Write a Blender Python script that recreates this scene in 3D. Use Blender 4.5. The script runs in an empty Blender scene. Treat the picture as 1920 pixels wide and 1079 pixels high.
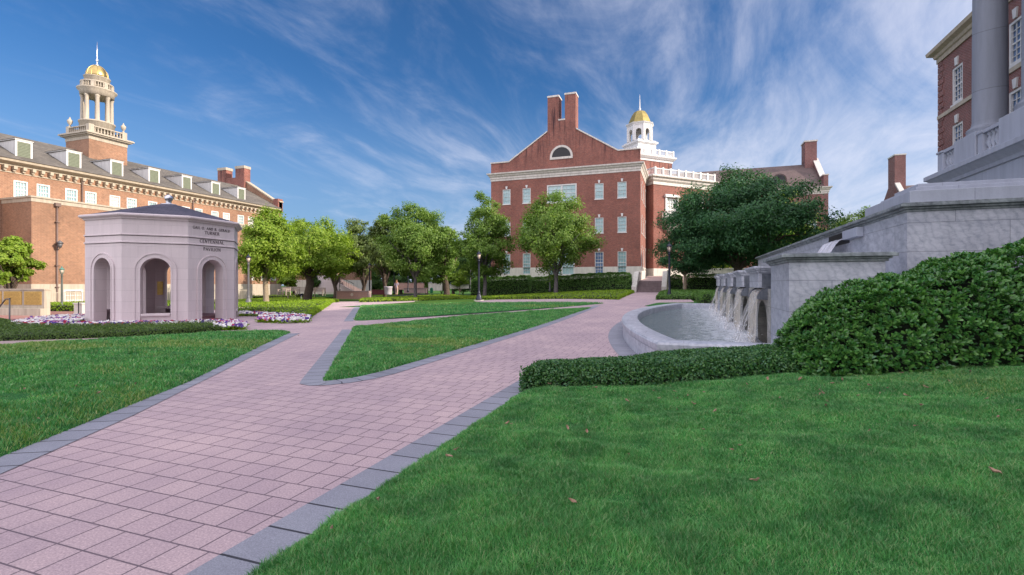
import bpy, bmesh, math, random
import numpy as np
from math import sin, cos, pi, radians, sqrt
from mathutils import Vector, Matrix
random.seed(7); rng = np.random.default_rng(11)
S = bpy.context.scene; COL = S.collection

# ------------------------------------------------------------------ camera, sky, sun, exposure
YAW = 19.3; EYE = 1.5; FPX = 920.0; HZ = 533.0
cd = bpy.data.cameras.new('camera'); cam = bpy.data.objects.new('camera', cd); COL.objects.link(cam)
cam.location = (0, 0, EYE); cam.rotation_euler = (radians(90), 0, radians(YAW))
cd.sensor_width = 36; cd.lens = FPX/1920*36; cd.shift_y = -6.5/1920; cd.clip_start = .05; cd.clip_end = 3000
S.camera = cam
SUN_AZ = 84.0; SUN_EL = 25.0          # azimuth clockwise from +Y
w = bpy.data.worlds.new("World"); S.world = w; w.use_nodes = True
nt = w.node_tree; N = nt.nodes; L = nt.links; N.clear()
def nn(t, **k):
    n = N.new(t)
    for a, b in k.items(): setattr(n, a, b)
    return n
sky = nn('ShaderNodeTexSky', sky_type='NISHITA'); sky.sun_disc = False
sky.sun_elevation = radians(SUN_EL); sky.sun_rotation = radians(SUN_AZ); sky.air_density = 1.0; sky.dust_density = .6; sky.ozone_density = 4.0
hs = nn('ShaderNodeHueSaturation'); hs.inputs['Saturation'].default_value = .95; hs.inputs['Hue'].default_value = .505
L.new(sky.outputs[0], hs.inputs['Color'])
tc = nn('ShaderNodeTexCoord'); sp = nn('ShaderNodeSeparateXYZ'); L.new(tc.outputs['Generated'], sp.inputs[0])
def wm(op, a, b=None, clamp=False):
    m = nn('ShaderNodeMath', operation=op); m.use_clamp = clamp
    for i, v in enumerate((a, b)):
        if v is None: continue
        if isinstance(v, (int, float)): m.inputs[i].default_value = v
        else: L.new(v, m.inputs[i])
    return m.outputs[0]
zz = wm('ADD', wm('MAXIMUM', sp.outputs[2], 0.0), .16)
cu = wm('DIVIDE', sp.outputs[0], zz); cv = wm('DIVIDE', sp.outputs[1], zz)
cx_ = nn('ShaderNodeCombineXYZ'); L.new(cu, cx_.inputs[0]); L.new(cv, cx_.inputs[1])
mp = nn('ShaderNodeMapping'); mp.inputs['Rotation'].default_value = (0, 0, radians(-32)); mp.inputs['Scale'].default_value = (1.5, .62, 1); mp.inputs['Location'].default_value = (3.1, 1.7, 0)
L.new(cx_.outputs[0], mp.inputs[0])
n1 = nn('ShaderNodeTexNoise'); n1.inputs['Scale'].default_value = 1.5; n1.inputs['Detail'].default_value = 10; n1.inputs['Roughness'].default_value = .62; n1.inputs['Distortion'].default_value = 1.3
L.new(mp.outputs[0], n1.inputs['Vector'])
n2 = nn('ShaderNodeTexNoise'); n2.inputs['Scale'].default_value = .55; n2.inputs['Detail'].default_value = 3; L.new(cx_.outputs[0], n2.inputs['Vector'])
mp3 = nn('ShaderNodeMapping'); mp3.inputs['Rotation'].default_value = (0, 0, radians(-50)); mp3.inputs['Scale'].default_value = (5, 1.6, 1); L.new(cx_.outputs[0], mp3.inputs[0])
n3 = nn('ShaderNodeTexNoise'); n3.inputs['Scale'].default_value = 1.6; n3.inputs['Detail'].default_value = 8; n3.inputs['Roughness'].default_value = .68; L.new(mp3.outputs[0], n3.inputs['Vector'])
# more cloud towards the sun side (+X) and low down
side = nn('ShaderNodeMapRange'); L.new(sp.outputs[0], side.inputs[0]); side.inputs[1].default_value = -.95; side.inputs[2].default_value = .55; side.inputs[3].default_value = -.21; side.inputs[4].default_value = .17
lowb = nn('ShaderNodeMapRange'); L.new(sp.outputs[2], lowb.inputs[0]); lowb.inputs[1].default_value = 0; lowb.inputs[2].default_value = .34; lowb.inputs[3].default_value = .19; lowb.inputs[4].default_value = 0
dens = wm('ADD', wm('ADD', wm('MULTIPLY', n1.outputs[0], .62), wm('MULTIPLY', n2.outputs[0], .32)), wm('ADD', wm('MULTIPLY', n3.outputs[0], .20), wm('ADD', side.outputs[0], lowb.outputs[0])))
cr = nn('ShaderNodeMapRange', interpolation_type='SMOOTHSTEP'); L.new(dens, cr.inputs[0]); cr.inputs[1].default_value = .44; cr.inputs[2].default_value = .93; cr.inputs[3].default_value = 0; cr.inputs[4].default_value = .8
mix = nn('ShaderNodeMix', data_type='RGBA'); L.new(cr.outputs[0], mix.inputs[0])
tint = nn('ShaderNodeMix', data_type='RGBA', blend_type='MULTIPLY'); tint.inputs[0].default_value = 1; tint.inputs[7].default_value = (.12, .25, .345, 1); L.new(hs.outputs[0], tint.inputs[6])
hz_ = nn('ShaderNodeMapRange', interpolation_type='SMOOTHSTEP'); L.new(sp.outputs[2], hz_.inputs[0]); hz_.inputs[1].default_value = .40; hz_.inputs[2].default_value = -.02; hz_.inputs[3].default_value = 0; hz_.inputs[4].default_value = .85
air = nn('ShaderNodeMix', data_type='RGBA'); L.new(hz_.outputs[0], air.inputs[0]); L.new(tint.outputs[2], air.inputs[6]); air.inputs[7].default_value = (.85, 1.25, 1.85, 1)
L.new(air.outputs[2], mix.inputs[6]); mix.inputs[7].default_value = (2.3, 2.35, 2.75, 1)
# bright cloud added outside the view, behind and overhead, to fill the shade
fw = wm('ADD', wm('MULTIPLY', sp.outputs[0], -.33), wm('MULTIPLY', sp.outputs[1], .944))
bk_ = wm('ADD', wm('MAXIMUM', wm('MULTIPLY', wm('SUBTRACT', .30, fw), 1.6), wm('MULTIPLY', wm('SUBTRACT', sp.outputs[2], .66), 3.2)), wm('MULTIPLY', wm('SUBTRACT', n2.outputs[0], .5), .8))
bs = nn('ShaderNodeMapRange', interpolation_type='SMOOTHSTEP'); L.new(bk_, bs.inputs[0]); bs.inputs[1].default_value = 0; bs.inputs[2].default_value = .9
mix2 = nn('ShaderNodeMix', data_type='RGBA'); L.new(bs.outputs[0], mix2.inputs[0]); L.new(mix.outputs[2], mix2.inputs[6]); mix2.inputs[7].default_value = (5.1, 4.9, 5.35, 1)
bg = nn('ShaderNodeBackground'); bg.inputs[1].default_value = .15; L.new(mix2.outputs[2], bg.inputs[0])
wo = nn('ShaderNodeOutputWorld'); L.new(bg.outputs[0], wo.inputs[0])
sl = bpy.data.lights.new('sun', 'SUN'); sl.energy = 2.7; sl.angle = radians(.5); sl.color = (1, .86, .70)
sun = bpy.data.objects.new('sun', sl); COL.objects.link(sun)
az, el = radians(SUN_AZ), radians(SUN_EL)
sd = Vector((sin(az)*cos(el), cos(az)*cos(el), sin(el)))
sun.rotation_euler = sd.to_track_quat('Z', 'Y').to_euler(); sun.location = (60, 10, 60)
S.view_settings.view_transform = 'Standard'; S.view_settings.look = 'None'; S.view_settings.gamma = 1; S.view_settings.exposure = 1.35
S.cycles.max_bounces = 6; S.cycles.transparent_max_bounces = 12; S.cycles.use_denoising = True

# ------------------------------------------------------------------ site grid helpers
s_, c_ = sin(radians(YAW)), cos(radians(YAW))
def depth(X, Y): return -s_*X+c_*Y
def smooth(t): t = np.clip(t, 0, 1); return t*t*(3-2*t)
def H(x, y):
    """height of the ground"""
    a = .72*smooth((y-14)/36.)*smooth((x+22)/18.)
    b = .10*np.maximum(0, x+.4)*smooth((10.6-y)/1.5)*smooth((x+2)/2)
    b = np.minimum(b, .9)
    d = -.5*smooth((-x-26)/9.)
    return a+b+d
def GP(p, y):
    """ground point under a photo pixel"""
    dx = (p-960)/FPX; z = 0
    for _ in range(30):
        D = (EYE-z)*FPX/(y-HZ); X = D*(dx*c_-s_); Y = D*(dx*s_+c_); z = .5*z+.5*float(H(X, Y))
    return (X, Y)
def onY(p, y, Y): dx = (p-960)/FPX; D = Y/(dx*s_+c_); return D*(dx*c_-s_), EYE+(HZ-y)*D/FPX
def onX(p, y, X): dx = (p-960)/FPX; D = X/(dx*c_-s_); return D*(dx*s_+c_), EYE+(HZ-y)*D/FPX
def atD(p, D): dx = (p-960)/FPX; return D*(dx*c_-s_), D*(dx*s_+c_)

_h = {}
def vnoise(x, y, seed=0):
    r = _h.get(seed)
    if r is None: r = _h[seed] = np.random.default_rng(seed).random((256, 256))
    xi = np.floor(x).astype(int); yi = np.floor(y).astype(int); fx = smooth(x-xi); fy = smooth(y-yi)
    a = r[xi & 255, yi & 255]; b = r[(xi+1) & 255, yi & 255]; c = r[xi & 255, (yi+1) & 255]; d = r[(xi+1) & 255, (yi+1) & 255]
    return (a*(1-fx)+b*fx)*(1-fy)+(c*(1-fx)+d*fx)*fy
def fbm(x, y, seed=0, o=3):
    t = 0; a = .5
    for k in range(o): t = t+a*vnoise(x*2**k, y*2**k, seed+k); a *= .5
    return t/(1-.5**o)

def inpoly(X, Y, poly):
    r = np.zeros(len(X), bool); n = len(poly)
    for i in range(n):
        x1, y1 = poly[i]; x2, y2 = poly[(i+1) % n]
        cnd = ((y1 > Y) != (y2 > Y)); xx = (x2-x1)*(Y-y1)/((y2-y1) if y2 != y1 else 1e-9)+x1; r ^= cnd & (X < xx)
    return r
def edge_dist(X, Y, poly):
    d = np.full(len(X), 1e9); n = len(poly)
    for i in range(n):
        a = np.array(poly[i]); b = np.array(poly[(i+1) % n]); ab = b-a; t = np.clip(((X-a[0])*ab[0]+(Y-a[1])*ab[1])/(ab@ab+1e-9), 0, 1)
        d = np.minimum(d, np.hypot(X-a[0]-t*ab[0], Y-a[1]-t*ab[1]))
    return d
# ------------------------------------------------------------------ tagging and mesh building
def tag(o, label=None, cat=None, group=None, kind=None):
    if label: o['label'] = label
    if cat: o['category'] = cat
    if group: o['group'] = group
    if kind: o['kind'] = kind
    return o
def thing(name, label, cat, loc=(0, 0, 0), rz=0, group=None):
    o = bpy.data.objects.new(name, None); COL.objects.link(o); o.location = loc; o.rotation_euler = (0, 0, rz); o.empty_display_size = .3
    return tag(o, label, cat, group)
def kids(o): return [q for q in list(COL.objects) if q.parent == o]
def dup(root, loc, rz, label, group=None, cat=None, scale=None):
    r = root.copy(); COL.objects.link(r); r.location = loc; r.rotation_euler = (0, 0, rz); r['label'] = label
    if group: r['group'] = group
    if cat: r['category'] = cat
    if scale: r.scale = scale
    for ch in kids(root):
        q = ch.copy(); COL.objects.link(q); q.parent = r
        for g in kids(ch):
            d = g.copy(); COL.objects.link(d); d.parent = q
    return r
class FR:
    """frame on a wall: origin (x,y), tangent t, outward normal n"""
    def __init__(s, O, t, n=None):
        l = sqrt(t[0]**2+t[1]**2); s.O = O; s.t = (t[0]/l, t[1]/l); s.n = n if n else (s.t[1], -s.t[0])
    def p(s, u, d, z): return (s.O[0]+s.t[0]*u+s.n[0]*d, s.O[1]+s.t[1]*u+s.n[1]*d, z)
class MB:
    def __init__(s): s.V = []; s.F = []; s.M = []; s.m = 0; s.sm = []
    def face(s, pts, smooth=False):
        i = len(s.V); s.V += [tuple(p) for p in pts]; s.F.append(tuple(range(i, i+len(pts)))); s.M.append(s.m); s.sm.append(smooth)
    def box(s, x0, x1, y0, y1, z0, z1): s.obox(FR((0, 0), (1, 0), (0, 1)), x0, x1, y0, y1, z0, z1)
    def obox(s, f, u0, u1, d0, d1, z0, z1):
        P = [f.p(u, d, z) for z in (z0, z1) for d in (d0, d1) for u in (u0, u1)]
        i = len(s.V); s.V += P
        det = f.t[0]*f.n[1]-f.t[1]*f.n[0]
        for q in ((0, 2, 3, 1), (4, 5, 7, 6), (0, 1, 5, 4), (2, 6, 7, 3), (0, 4, 6, 2), (1, 3, 7, 5)):
            if det < 0: q = q[::-1]
            s.F.append(tuple(i+k for k in q)); s.M.append(s.m); s.sm.append(False)
    def extr(s, A, B, caps=True, smooth=False):
        """loft between two equal outlines"""
        n = len(A); i = len(s.V); s.V += [tuple(p) for p in A]+[tuple(p) for p in B]
        for k in range(n):
            j = (k+1) % n; s.F.append((i+k, i+j, i+n+j, i+n+k)); s.M.append(s.m); s.sm.append(smooth)
        if caps:
            s.F.append(tuple(i+k for k in reversed(range(n)))); s.F.append(tuple(i+n+k for k in range(n))); s.M += [s.m]*2; s.sm += [False]*2
    def prism(s, poly, z0, z1): s.extr([(x, y, z0) for x, y in poly], [(x, y, z1) for x, y in poly])
    def uprism(s, f, prof, d0, d1): s.extr([f.p(u, d0, z) for u, z in prof], [f.p(u, d1, z) for u, z in prof])
    def dprism(s, f, prof, u0, u1, m0=0, m1=0):
        """profile (d,z) run along u; m = mitre factor at each end"""
        s.extr([f.p(u0-m0*d, d, z) for d, z in prof], [f.p(u1+m1*d, d, z) for d, z in prof])
    def lathe(s, cx, cy, prof, seg=24, a0=0, smooth=True, caps=True):
        rings = []
        for r, z in prof:
            i = len(s.V); rings.append(i)
            for k in range(seg):
                a = a0+2*pi*k/seg; s.V.append((cx+r*cos(a), cy+r*sin(a), z))
        for q in range(len(prof)-1):
            for k in range(seg):
                j = (k+1) % seg; s.F.append((rings[q]+k, rings[q]+j, rings[q+1]+j, rings[q+1]+k)); s.M.append(s.m); s.sm.append(smooth)
        if caps:
            s.F.append(tuple(rings[0]+k for k in reversed(range(seg)))); s.F.append(tuple(rings[-1]+k for k in range(seg))); s.M += [s.m]*2; s.sm += [False]*2
    def tube(s, pts, rad, seg=8, smooth=True):
        pts = [Vector(p) for p in pts]; prev = None
        for k, p in enumerate(pts):
            d = (pts[min(k+1, len(pts)-1)]-pts[max(k-1, 0)]).normalized()
            a = d.orthogonal().normalized() if prev is None else (prev-d*prev.dot(d)).normalized()
            prev = a; b = d.cross(a); r = rad[k] if hasattr(rad, '__len__') else rad; i = len(s.V)
            s.V += [tuple(p+a*r*cos(2*pi*q/seg)+b*r*sin(2*pi*q/seg)) for q in range(seg)]
            if k:
                for q in range(seg):
                    j = (q+1) % seg; s.F.append((i-seg+q, i-seg+j, i+j, i+q)); s.M.append(s.m); s.sm.append(smooth)
        s.F.append(tuple(range(i, i+seg))); s.M.append(s.m); s.sm.append(False)
    def wall(s, f, u0, u1, z0, z1, holes=(), rev=.16):
        us = sorted({u0, u1, *[h[0] for h in holes], *[h[1] for h in holes]}); zs = sorted({z0, z1, *[h[2] for h in holes], *[h[3] for h in holes]})
        for a, b in zip(us, us[1:]):
            for c, d in zip(zs, zs[1:]):
                um, zm = (a+b)/2, (c+d)/2
                if any(h[0] < um < h[1] and h[2] < zm < h[3] for h in holes): continue
                s.face([f.p(a, 0, c), f.p(b, 0, c), f.p(b, 0, d), f.p(a, 0, d)])
        for a, b, c, d in holes:
            s.face([f.p(a, 0, c), f.p(b, 0, c), f.p(b, -rev, c), f.p(a, -rev, c)]); s.face([f.p(a, 0, d), f.p(a, -rev, d), f.p(b, -rev, d), f.p(b, 0, d)])
            s.face([f.p(a, 0, c), f.p(a, -rev, c), f.p(a, -rev, d), f.p(a, 0, d)]); s.face([f.p(b, 0, c), f.p(b, 0, d), f.p(b, -rev, d), f.p(b, -rev, c)])
    def build(s, name, mats, parent=None, bevel=0, fix=True, loc=None):
        me = bpy.data.meshes.new(name)
        off = Vector(loc) if loc else Vector((0, 0, 0))
        if parent is not None:
            q = parent
            mw = Matrix.Translation(parent.location)@parent.rotation_euler.to_matrix().to_4x4()
            if parent.parent: mw = Matrix.Translation(parent.parent.location)@parent.parent.rotation_euler.to_matrix().to_4x4()@mw
            inv = mw.inverted(); V = [tuple(inv@Vector(v)) for v in s.V]
        else: V = [tuple(Vector(v)-off) for v in s.V]
        # uv in metres from world coordinates
        me.from_pydata(V, [], s.F)
        uvl = me.uv_layers.new(name='UVMap'); data = np.zeros(len(me.loops)*2); li = 0
        for fc in s.F:
            a, b, c = [Vector(s.V[fc[k]]) for k in (0, 1, 2)]
            n = (b-a).cross(c-b)
            if n.length < 1e-12 and len(fc) > 3: n = (c-b).cross(Vector(s.V[fc[3]])-c)
            n = n.normalized() if n.length > 1e-12 else Vector((0, 0, 1))
            if abs(n.z) > .97: t, bb = Vector((1, 0, 0)), Vector((0, 1, 0))
            else:
                t = Vector((-n.y, n.x, 0)).normalized(); bb = n.cross(t)
                if t.x < -1e-3 or (abs(t.x) < 1e-3 and t.y < 0): t = -t
            for v in fc:
                p = s.V[v]; data[li] = p[0]*t.x+p[1]*t.y; data[li+1] = p[0]*bb.x+p[1]*bb.y+p[2]*bb.z; li += 2
        uvl.data.foreach_set('uv', data)
        if not isinstance(mats, (list, tuple)): mats = [mats]
        for m in mats: me.materials.append(m)
        me.polygons.foreach_set('material_index', s.M); me.polygons.foreach_set('use_smooth', s.sm)
        if fix:
            bm = bmesh.new(); bm.from_mesh(me); bmesh.ops.remove_doubles(bm, verts=bm.verts, dist=1e-5); bmesh.ops.recalc_face_normals(bm, faces=bm.faces); bm.to_mesh(me); bm.free()
        me.update(); o = bpy.data.objects.new(name, me); COL.objects.link(o)
        if parent is not None: o.parent = parent
        else: o.location = off
        if bevel:
            b = o.modifiers.new('bevel', 'BEVEL'); b.width = bevel; b.segments = 2; b.limit_method = 'ANGLE'; b.angle_limit = radians(40)
        return o

# ------------------------------------------------------------------ materials
def lin(h):
    r = [int(h[i:i+2], 16)/255 for i in (0, 2, 4)]; return tuple(((v+.055)/1.055)**2.4 if v > .04 else v/12.92 for v in r)+(1,)
class MT:
    def __init__(s, name, rough=.8, metal=0, base=(.5, .5, .5, 1)):
        s.m = bpy.data.materials.new(name); s.m.use_nodes = True; s.nt = s.m.node_tree; s.N = s.nt.nodes; s.L = s.nt.links
        s.b = s.N['Principled BSDF']; s.b.inputs['Roughness'].default_value = rough; s.b.inputs['Metallic'].default_value = metal; s.b.inputs['Base Color'].default_value = base
        s.out = s.N['Material Output']
        s.tc = s.N.new('ShaderNodeTexCoord')
    def n(s, t, ins=None, **k):
        q = s.N.new(t)
        for a, b in k.items(): setattr(q, a, b)
        for a, b in (ins or {}).items():
            if hasattr(b, 'is_linked') or isinstance(b, bpy.types.NodeSocket): s.L.new(b, q.inputs[a])
            else: q.inputs[a].default_value = b
        return q
    def coord(s, kind='Object', scale=(1, 1, 1), rot=(0, 0, 0)):
        if kind == 'World': src = s.n('ShaderNodeNewGeometry').outputs['Position']
        else: src = s.tc.outputs[kind]
        return s.n('ShaderNodeMapping', {'Vector': src, 'Scale': scale, 'Rotation': rot}).outputs[0]
    def noise(s, scale, detail=4, rough=.55, vec=None, dist=0): return s.n('ShaderNodeTexNoise', {'Scale': scale, 'Detail': detail, 'Roughness': rough, 'Distortion': dist, **({'Vector': vec} if vec is not None else {})}).outputs[0]
    def ramp(s, fac, stops):
        r = s.n('ShaderNodeValToRGB', {'Fac': fac}); e = r.color_ramp.elements
        while len(e) < len(stops): e.new(.5)
        for q, (p, c) in zip(e, stops): q.position = p; q.color = c if len(c) == 4 else (*c, 1)
        return r.outputs[0]
    def mix(s, fac, a, b, mode='MIX'):
        q = s.n('ShaderNodeMix', data_type='RGBA', blend_type=mode)
        for i, v in ((0, fac), (6, a), (7, b)):
            if isinstance(v, bpy.types.NodeSocket): s.L.new(v, q.inputs[i])
            elif i == 0: q.inputs[0].default_value = v
            else: q.inputs[i].default_value = v if len(v) == 4 else (*v, 1)
        return q.outputs[2]
    def math(s, op, a, b=0, clamp=False):
        q = s.n('ShaderNodeMath', operation=op); q.use_clamp = clamp
        for i, v in ((0, a), (1, b)):
            if isinstance(v, bpy.types.NodeSocket): s.L.new(v, q.inputs[i])
            else: q.inputs[i].default_value = v
        return q.outputs[0]
    def color(s, c): s.L.new(c, s.b.inputs['Base Color'])
    def bump(s, h, strength=.3, dist=.02): s.L.new(s.n('ShaderNodeBump', {'Height': h, 'Strength': strength, 'Distance': dist}).outputs[0], s.b.inputs['Normal'])

def brick_mat(name, c1, c2, mortar, w=.21, h=.07, ms=.012, stain=None, soft=.35):
    t = MT(name, .9); uv = t.coord('UV')
    b = t.n('ShaderNodeTexBrick', {'Vector': uv, 'Color1': (*c1, 1), 'Color2': (*c2, 1), 'Mortar': (*mortar, 1), 'Scale': 1.0, 'Mortar Size': ms, 'Mortar Smooth': .1, 'Bias': 0, 'Brick Width': w, 'Row Height': h})
    ns = t.noise(.35, 6, .65, uv); col = t.mix(.75, b.outputs[0], t.ramp(ns, [(.3, (.62, .60, .60)), (.7, (1.15, 1.12, 1.1))]), 'MULTIPLY')
    n2 = t.noise(3.5, 3, .6, uv); col = t.mix(soft, col, t.ramp(n2, [(.3, (.6, .58, .58)), (.7, (1.25, 1.2, 1.2))]), 'MULTIPLY')
    if stain:   # dark rain streaks below a coping at height stain
        sv = t.coord('UV', (1.7, .09, 1)); sn = t.noise(1.6, 5, .7, sv); z = t.n('ShaderNodeSeparateXYZ', {0: t.n('ShaderNodeNewGeometry').outputs['Position']}).outputs[2]
        zm = t.n('ShaderNodeMapRange', {0: z, 1: stain[0], 2: stain[1], 3: 0, 4: 1}).outputs[0]
        f = t.math('MULTIPLY', t.ramp(sn, [(.50, (0, 0, 0)), (.64, (1, 1, 1))]), zm); col = t.mix(t.math('MULTIPLY', f, .95), col, (.045, .018, .022, 1))
    t.color(col); t.bump(b.outputs['Fac'], -.35, .01); return t.m
M = {}
M['brick_red'] = brick_mat('red_brick', (.29, .075, .05), (.155, .037, .028), (.30, .19, .16), ms=.012, stain=(15.9, 18.8))
M['brick_tan'] = brick_mat('tan_brick', (.28, .122, .068), (.17, .064, .038), (.40, .29, .20), ms=.013)
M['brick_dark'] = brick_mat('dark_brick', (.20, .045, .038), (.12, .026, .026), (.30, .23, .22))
def stone_mat(name, c, jw=1.5, jh=.6, jc=.55, vein=None, rough=.6, ms=.006, streak=.25, speck=.1):
    t = MT(name, rough); uv = t.coord('UV')
    b = t.n('ShaderNodeTexBrick', {'Vector': uv, 'Color1': (*c, 1), 'Color2': tuple(v*.93 for v in c)+(1,), 'Mortar': tuple(v*jc for v in c)+(1,), 'Scale': 1.0, 'Mortar Size': ms, 'Mortar Smooth': .3, 'Brick Width': jw, 'Row Height': jh})
    col = b.outputs[0]
    if vein:
        vv = t.coord('World', (1, 1, 1.0), (.5, .3, .4)); v1 = t.n('ShaderNodeTexWave', {'Vector': vv, 'Scale': 2.6, 'Distortion': 9, 'Detail': 5, 'Detail Scale': 1.6, 'Detail Roughness': .65}, wave_type='BANDS').outputs[1]
        col = t.mix(t.ramp(v1, [(.0, (0, 0, 0)), (.7, (.10, .10, .10)), (1, (.38, .38, .38))]), col, (*vein, 1))
        fv = t.noise(3.2, 9, .72, t.coord('World', (1.2, 1.2, 3.6), (.5, .35, 0)), 1.2); col = t.mix(.5, col, t.ramp(fv, [(.36, (.50, .54, .60)), (.5, (.98, .98, .98)), (.68, (1.14, 1.14, 1.12))]), 'MULTIPLY')
        n1 = t.noise(2.2, 8, .7, t.coord('World', (1, 1, 2))); col = t.mix(.65, col, t.ramp(n1, [(.3, (.62, .64, .70)), (.65, (1.1, 1.1, 1.1))]), 'MULTIPLY')
    sn = t.noise(2.0, 5, .65, t.coord('World', (2.4, 2.4, .25))); col = t.mix(streak, col, t.ramp(sn, [(.35, (.35, .35, .38)), (.6, (1.1, 1.1, 1.1))]), 'MULTIPLY')
    n3 = t.noise(60, 2, .6, t.coord('World')); col = t.mix(speck, col, t.ramp(n3, [(.3, (.5, .5, .5)), (.7, (1.3, 1.3, 1.3))]), 'MULTIPLY')
    t.color(col); t.bump(t.math('ADD', t.math('MULTIPLY', b.outputs['Fac'], -1), t.math('MULTIPLY', n3, .2)), .3, .008); return t.m
M['marble'] = stone_mat('grey_marble', (.50, .515, .575), 1.5, .52, .5, vein=(.24, .27, .33), rough=.45, streak=.14)
M['moulding'] = stone_mat('weathered_moulding', (.27, .30, .31), 3, 5, .8, vein=(.08, .11, .11), rough=.5, streak=.7)
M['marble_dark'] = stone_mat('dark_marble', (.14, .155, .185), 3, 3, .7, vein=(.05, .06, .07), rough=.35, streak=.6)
M['marble_wet'] = stone_mat('wet_stained_marble', (.52, .50, .45), 1.5, .52, .5, vein=(.26, .27, .22), rough=.25, streak=.35)
M['limestone'] = stone_mat('limestone', (.66, .57, .59), 1.05, .42, .78, rough=.8, streak=.10)
M['buff'] = stone_mat('buff_stone', (.44, .39, .315), 1.2, .5, .8, rough=.8, streak=.35)
M['buff_cornice'] = stone_mat('buff_cornice_stone', (.43, .37, .285), 2.2, 5, .8, rough=.8, streak=.3)
M['concrete'] = stone_mat('cast_stone', (.36, .385, .46), 2.4, 2.3, .7, rough=.7, streak=.18)
M['white'] = stone_mat('white_painted_trim', (.64, .635, .63), 5, 5, .9, rough=.5, streak=.22)
M['plinth'] = stone_mat('pale_stone_plinth', (.60, .57, .52), 1.2, .6, .8, rough=.7, streak=.3)
M['ledge'] = stone_mat('pale_cornice', (.60, .56, .52), 3, 5, .9, rough=.6, streak=.35)
def simple(name, c, rough=.6, metal=0, var=.25, scale=6, spec=None):
    t = MT(name, rough, metal); ns = t.noise(scale, 5, .6, t.coord('Object')); t.color(t.mix(var, (*c, 1), t.ramp(ns, [(.3, (.4, .4, .4)), (.7, (1.4, 1.4, 1.4))]), 'MULTIPLY'))
    if spec is not None: t.b.inputs['Specular IOR Level'].default_value = spec
    return t.m
M['gold'] = simple('gold_leaf', (.50, .37, .15), .36, 1, .3, 2)
M['gold_aged'] = simple('aged_gold_leaf', (.28, .225, .075), .5, .6, .3, 1.5)
M['steel'] = simple('steel', (.55, .55, .60), .3, 1)
M['iron'] = simple('dark_iron', (.016, .020, .040), .4, .3)
M['iron_grey'] = simple('grey_iron', (.12, .12, .13), .5, .3)
M['verdigris'] = simple('verdigris', (.08, .22, .18), .6, .2)
M['verdigris_dark'] = simple('weathered_bronze_post', (.10, .12, .11), .6, .2)
M['bronze'] = simple('bronze_plaque', (.50, .33, .10), .35, .6, .5, 14)
M['pipe'] = simple('brown_downpipe', (.15, .10, .085), .6)
M['bark'] = simple('bark', (.085, .062, .048), .95, 0, .8, 9)
M['bark_pale'] = simple('pale_bark', (.30, .24, .17), .95, 0, .5, 9)
M['bark_grey'] = simple('grey_bark', (.12, .105, .11), .95, 0, .7, 9)
M['louver'] = simple('green_grey_louvre', (.15, .175, .12), .6)
M['dark'] = simple('dark_opening', (.006, .006, .01), .5)
M['letter'] = simple('carved_letter', (.06, .04, .045), .9)
M['groove'] = simple('dark_groove', (.10, .07, .075), .9)
M['bench_wood'] = simple('weathered_teak', (.36, .30, .26), .8)
M['bin_green'] = simple('green_bin', (.02, .25, .12), .5)
M['bin_pale'] = simple('pale_bin', (.55, .52, .58), .6)
M['maroon'] = simple('maroon_panel', (.11, .02, .03), .6)
M['skin'] = simple('skin', (.55, .32, .24), .6); M['hair'] = simple('hair', (.30, .15, .08), .7); M['shirt'] = simple('grey_shirt', (.30, .26, .34), .8); M['trousers'] = simple('pale_trousers', (.55, .38, .33), .8)
M['leaf_dry'] = simple('dry_leaf', (.36, .23, .16), .8, 0, .6, 30)
M['soil'] = simple('soil', (.035, .025, .02), 1)
M['pink_floor'] = simple('pink_granite', (.24, .12, .14), .6)
M['banner'] = simple('purple_cap', (.25, .18, .65), .6)
def slate_mat(name, a, b, mm):
    t = MT(name, .75); uv = t.coord('UV')
    k = t.n('ShaderNodeTexBrick', {'Vector': uv, 'Color1': (*a, 1), 'Color2': (*b, 1), 'Mortar': (*mm, 1), 'Scale': 1.0, 'Mortar Size': .012, 'Brick Width': .32, 'Row Height': .2, 'Mortar Smooth': .2})
    ns = t.noise(.6, 6, .7, uv); t.color(t.mix(.8, k.outputs[0], t.ramp(ns, [(.3, (.6, .6, .6)), (.7, (1.3, 1.3, 1.3))]), 'MULTIPLY')); t.bump(k.outputs['Fac'], -.6, .02); return t.m
M['slate'] = slate_mat('grey_slate', (.14, .125, .105), (.09, .082, .072), (.06, .055, .05))
M['slate_blue'] = slate_mat('blue_slate', (.075, .065, .10), (.045, .04, .07), (.02, .02, .03))
M['slate_red'] = slate_mat('brown_roof_tile', (.125, .085, .08), (.085, .06, .058), (.05, .03, .035))
def glass_mat(name, a, b, rough=.12):
    t = MT(name, rough); n_ = t.noise(.5, 3, .5, t.coord('World')); t.color(t.ramp(n_, [(.35, a), (.65, b)])); t.b.inputs['Specular IOR Level'].default_value = .8 if rough > .1 else .35; return t.m
M['glass_pale'] = glass_mat('pale_glass', (.22, .37, .40), (.36, .50, .52))  # opaque pale blue-green panes, varied by noise
M['glass_lit'] = glass_mat('glass_with_cream_blind', (.45, .50, .52), (.75, .72, .65))
M['glass_dark'] = glass_mat('dark_glass', (.04, .07, .14), (.14, .22, .38), .05)  # blue base colour stands in for the sky these panes reflect
M['glass_lamp'] = glass_mat('lamp_glass', (.45, .36, .30), (.65, .52, .42), .3)
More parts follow.
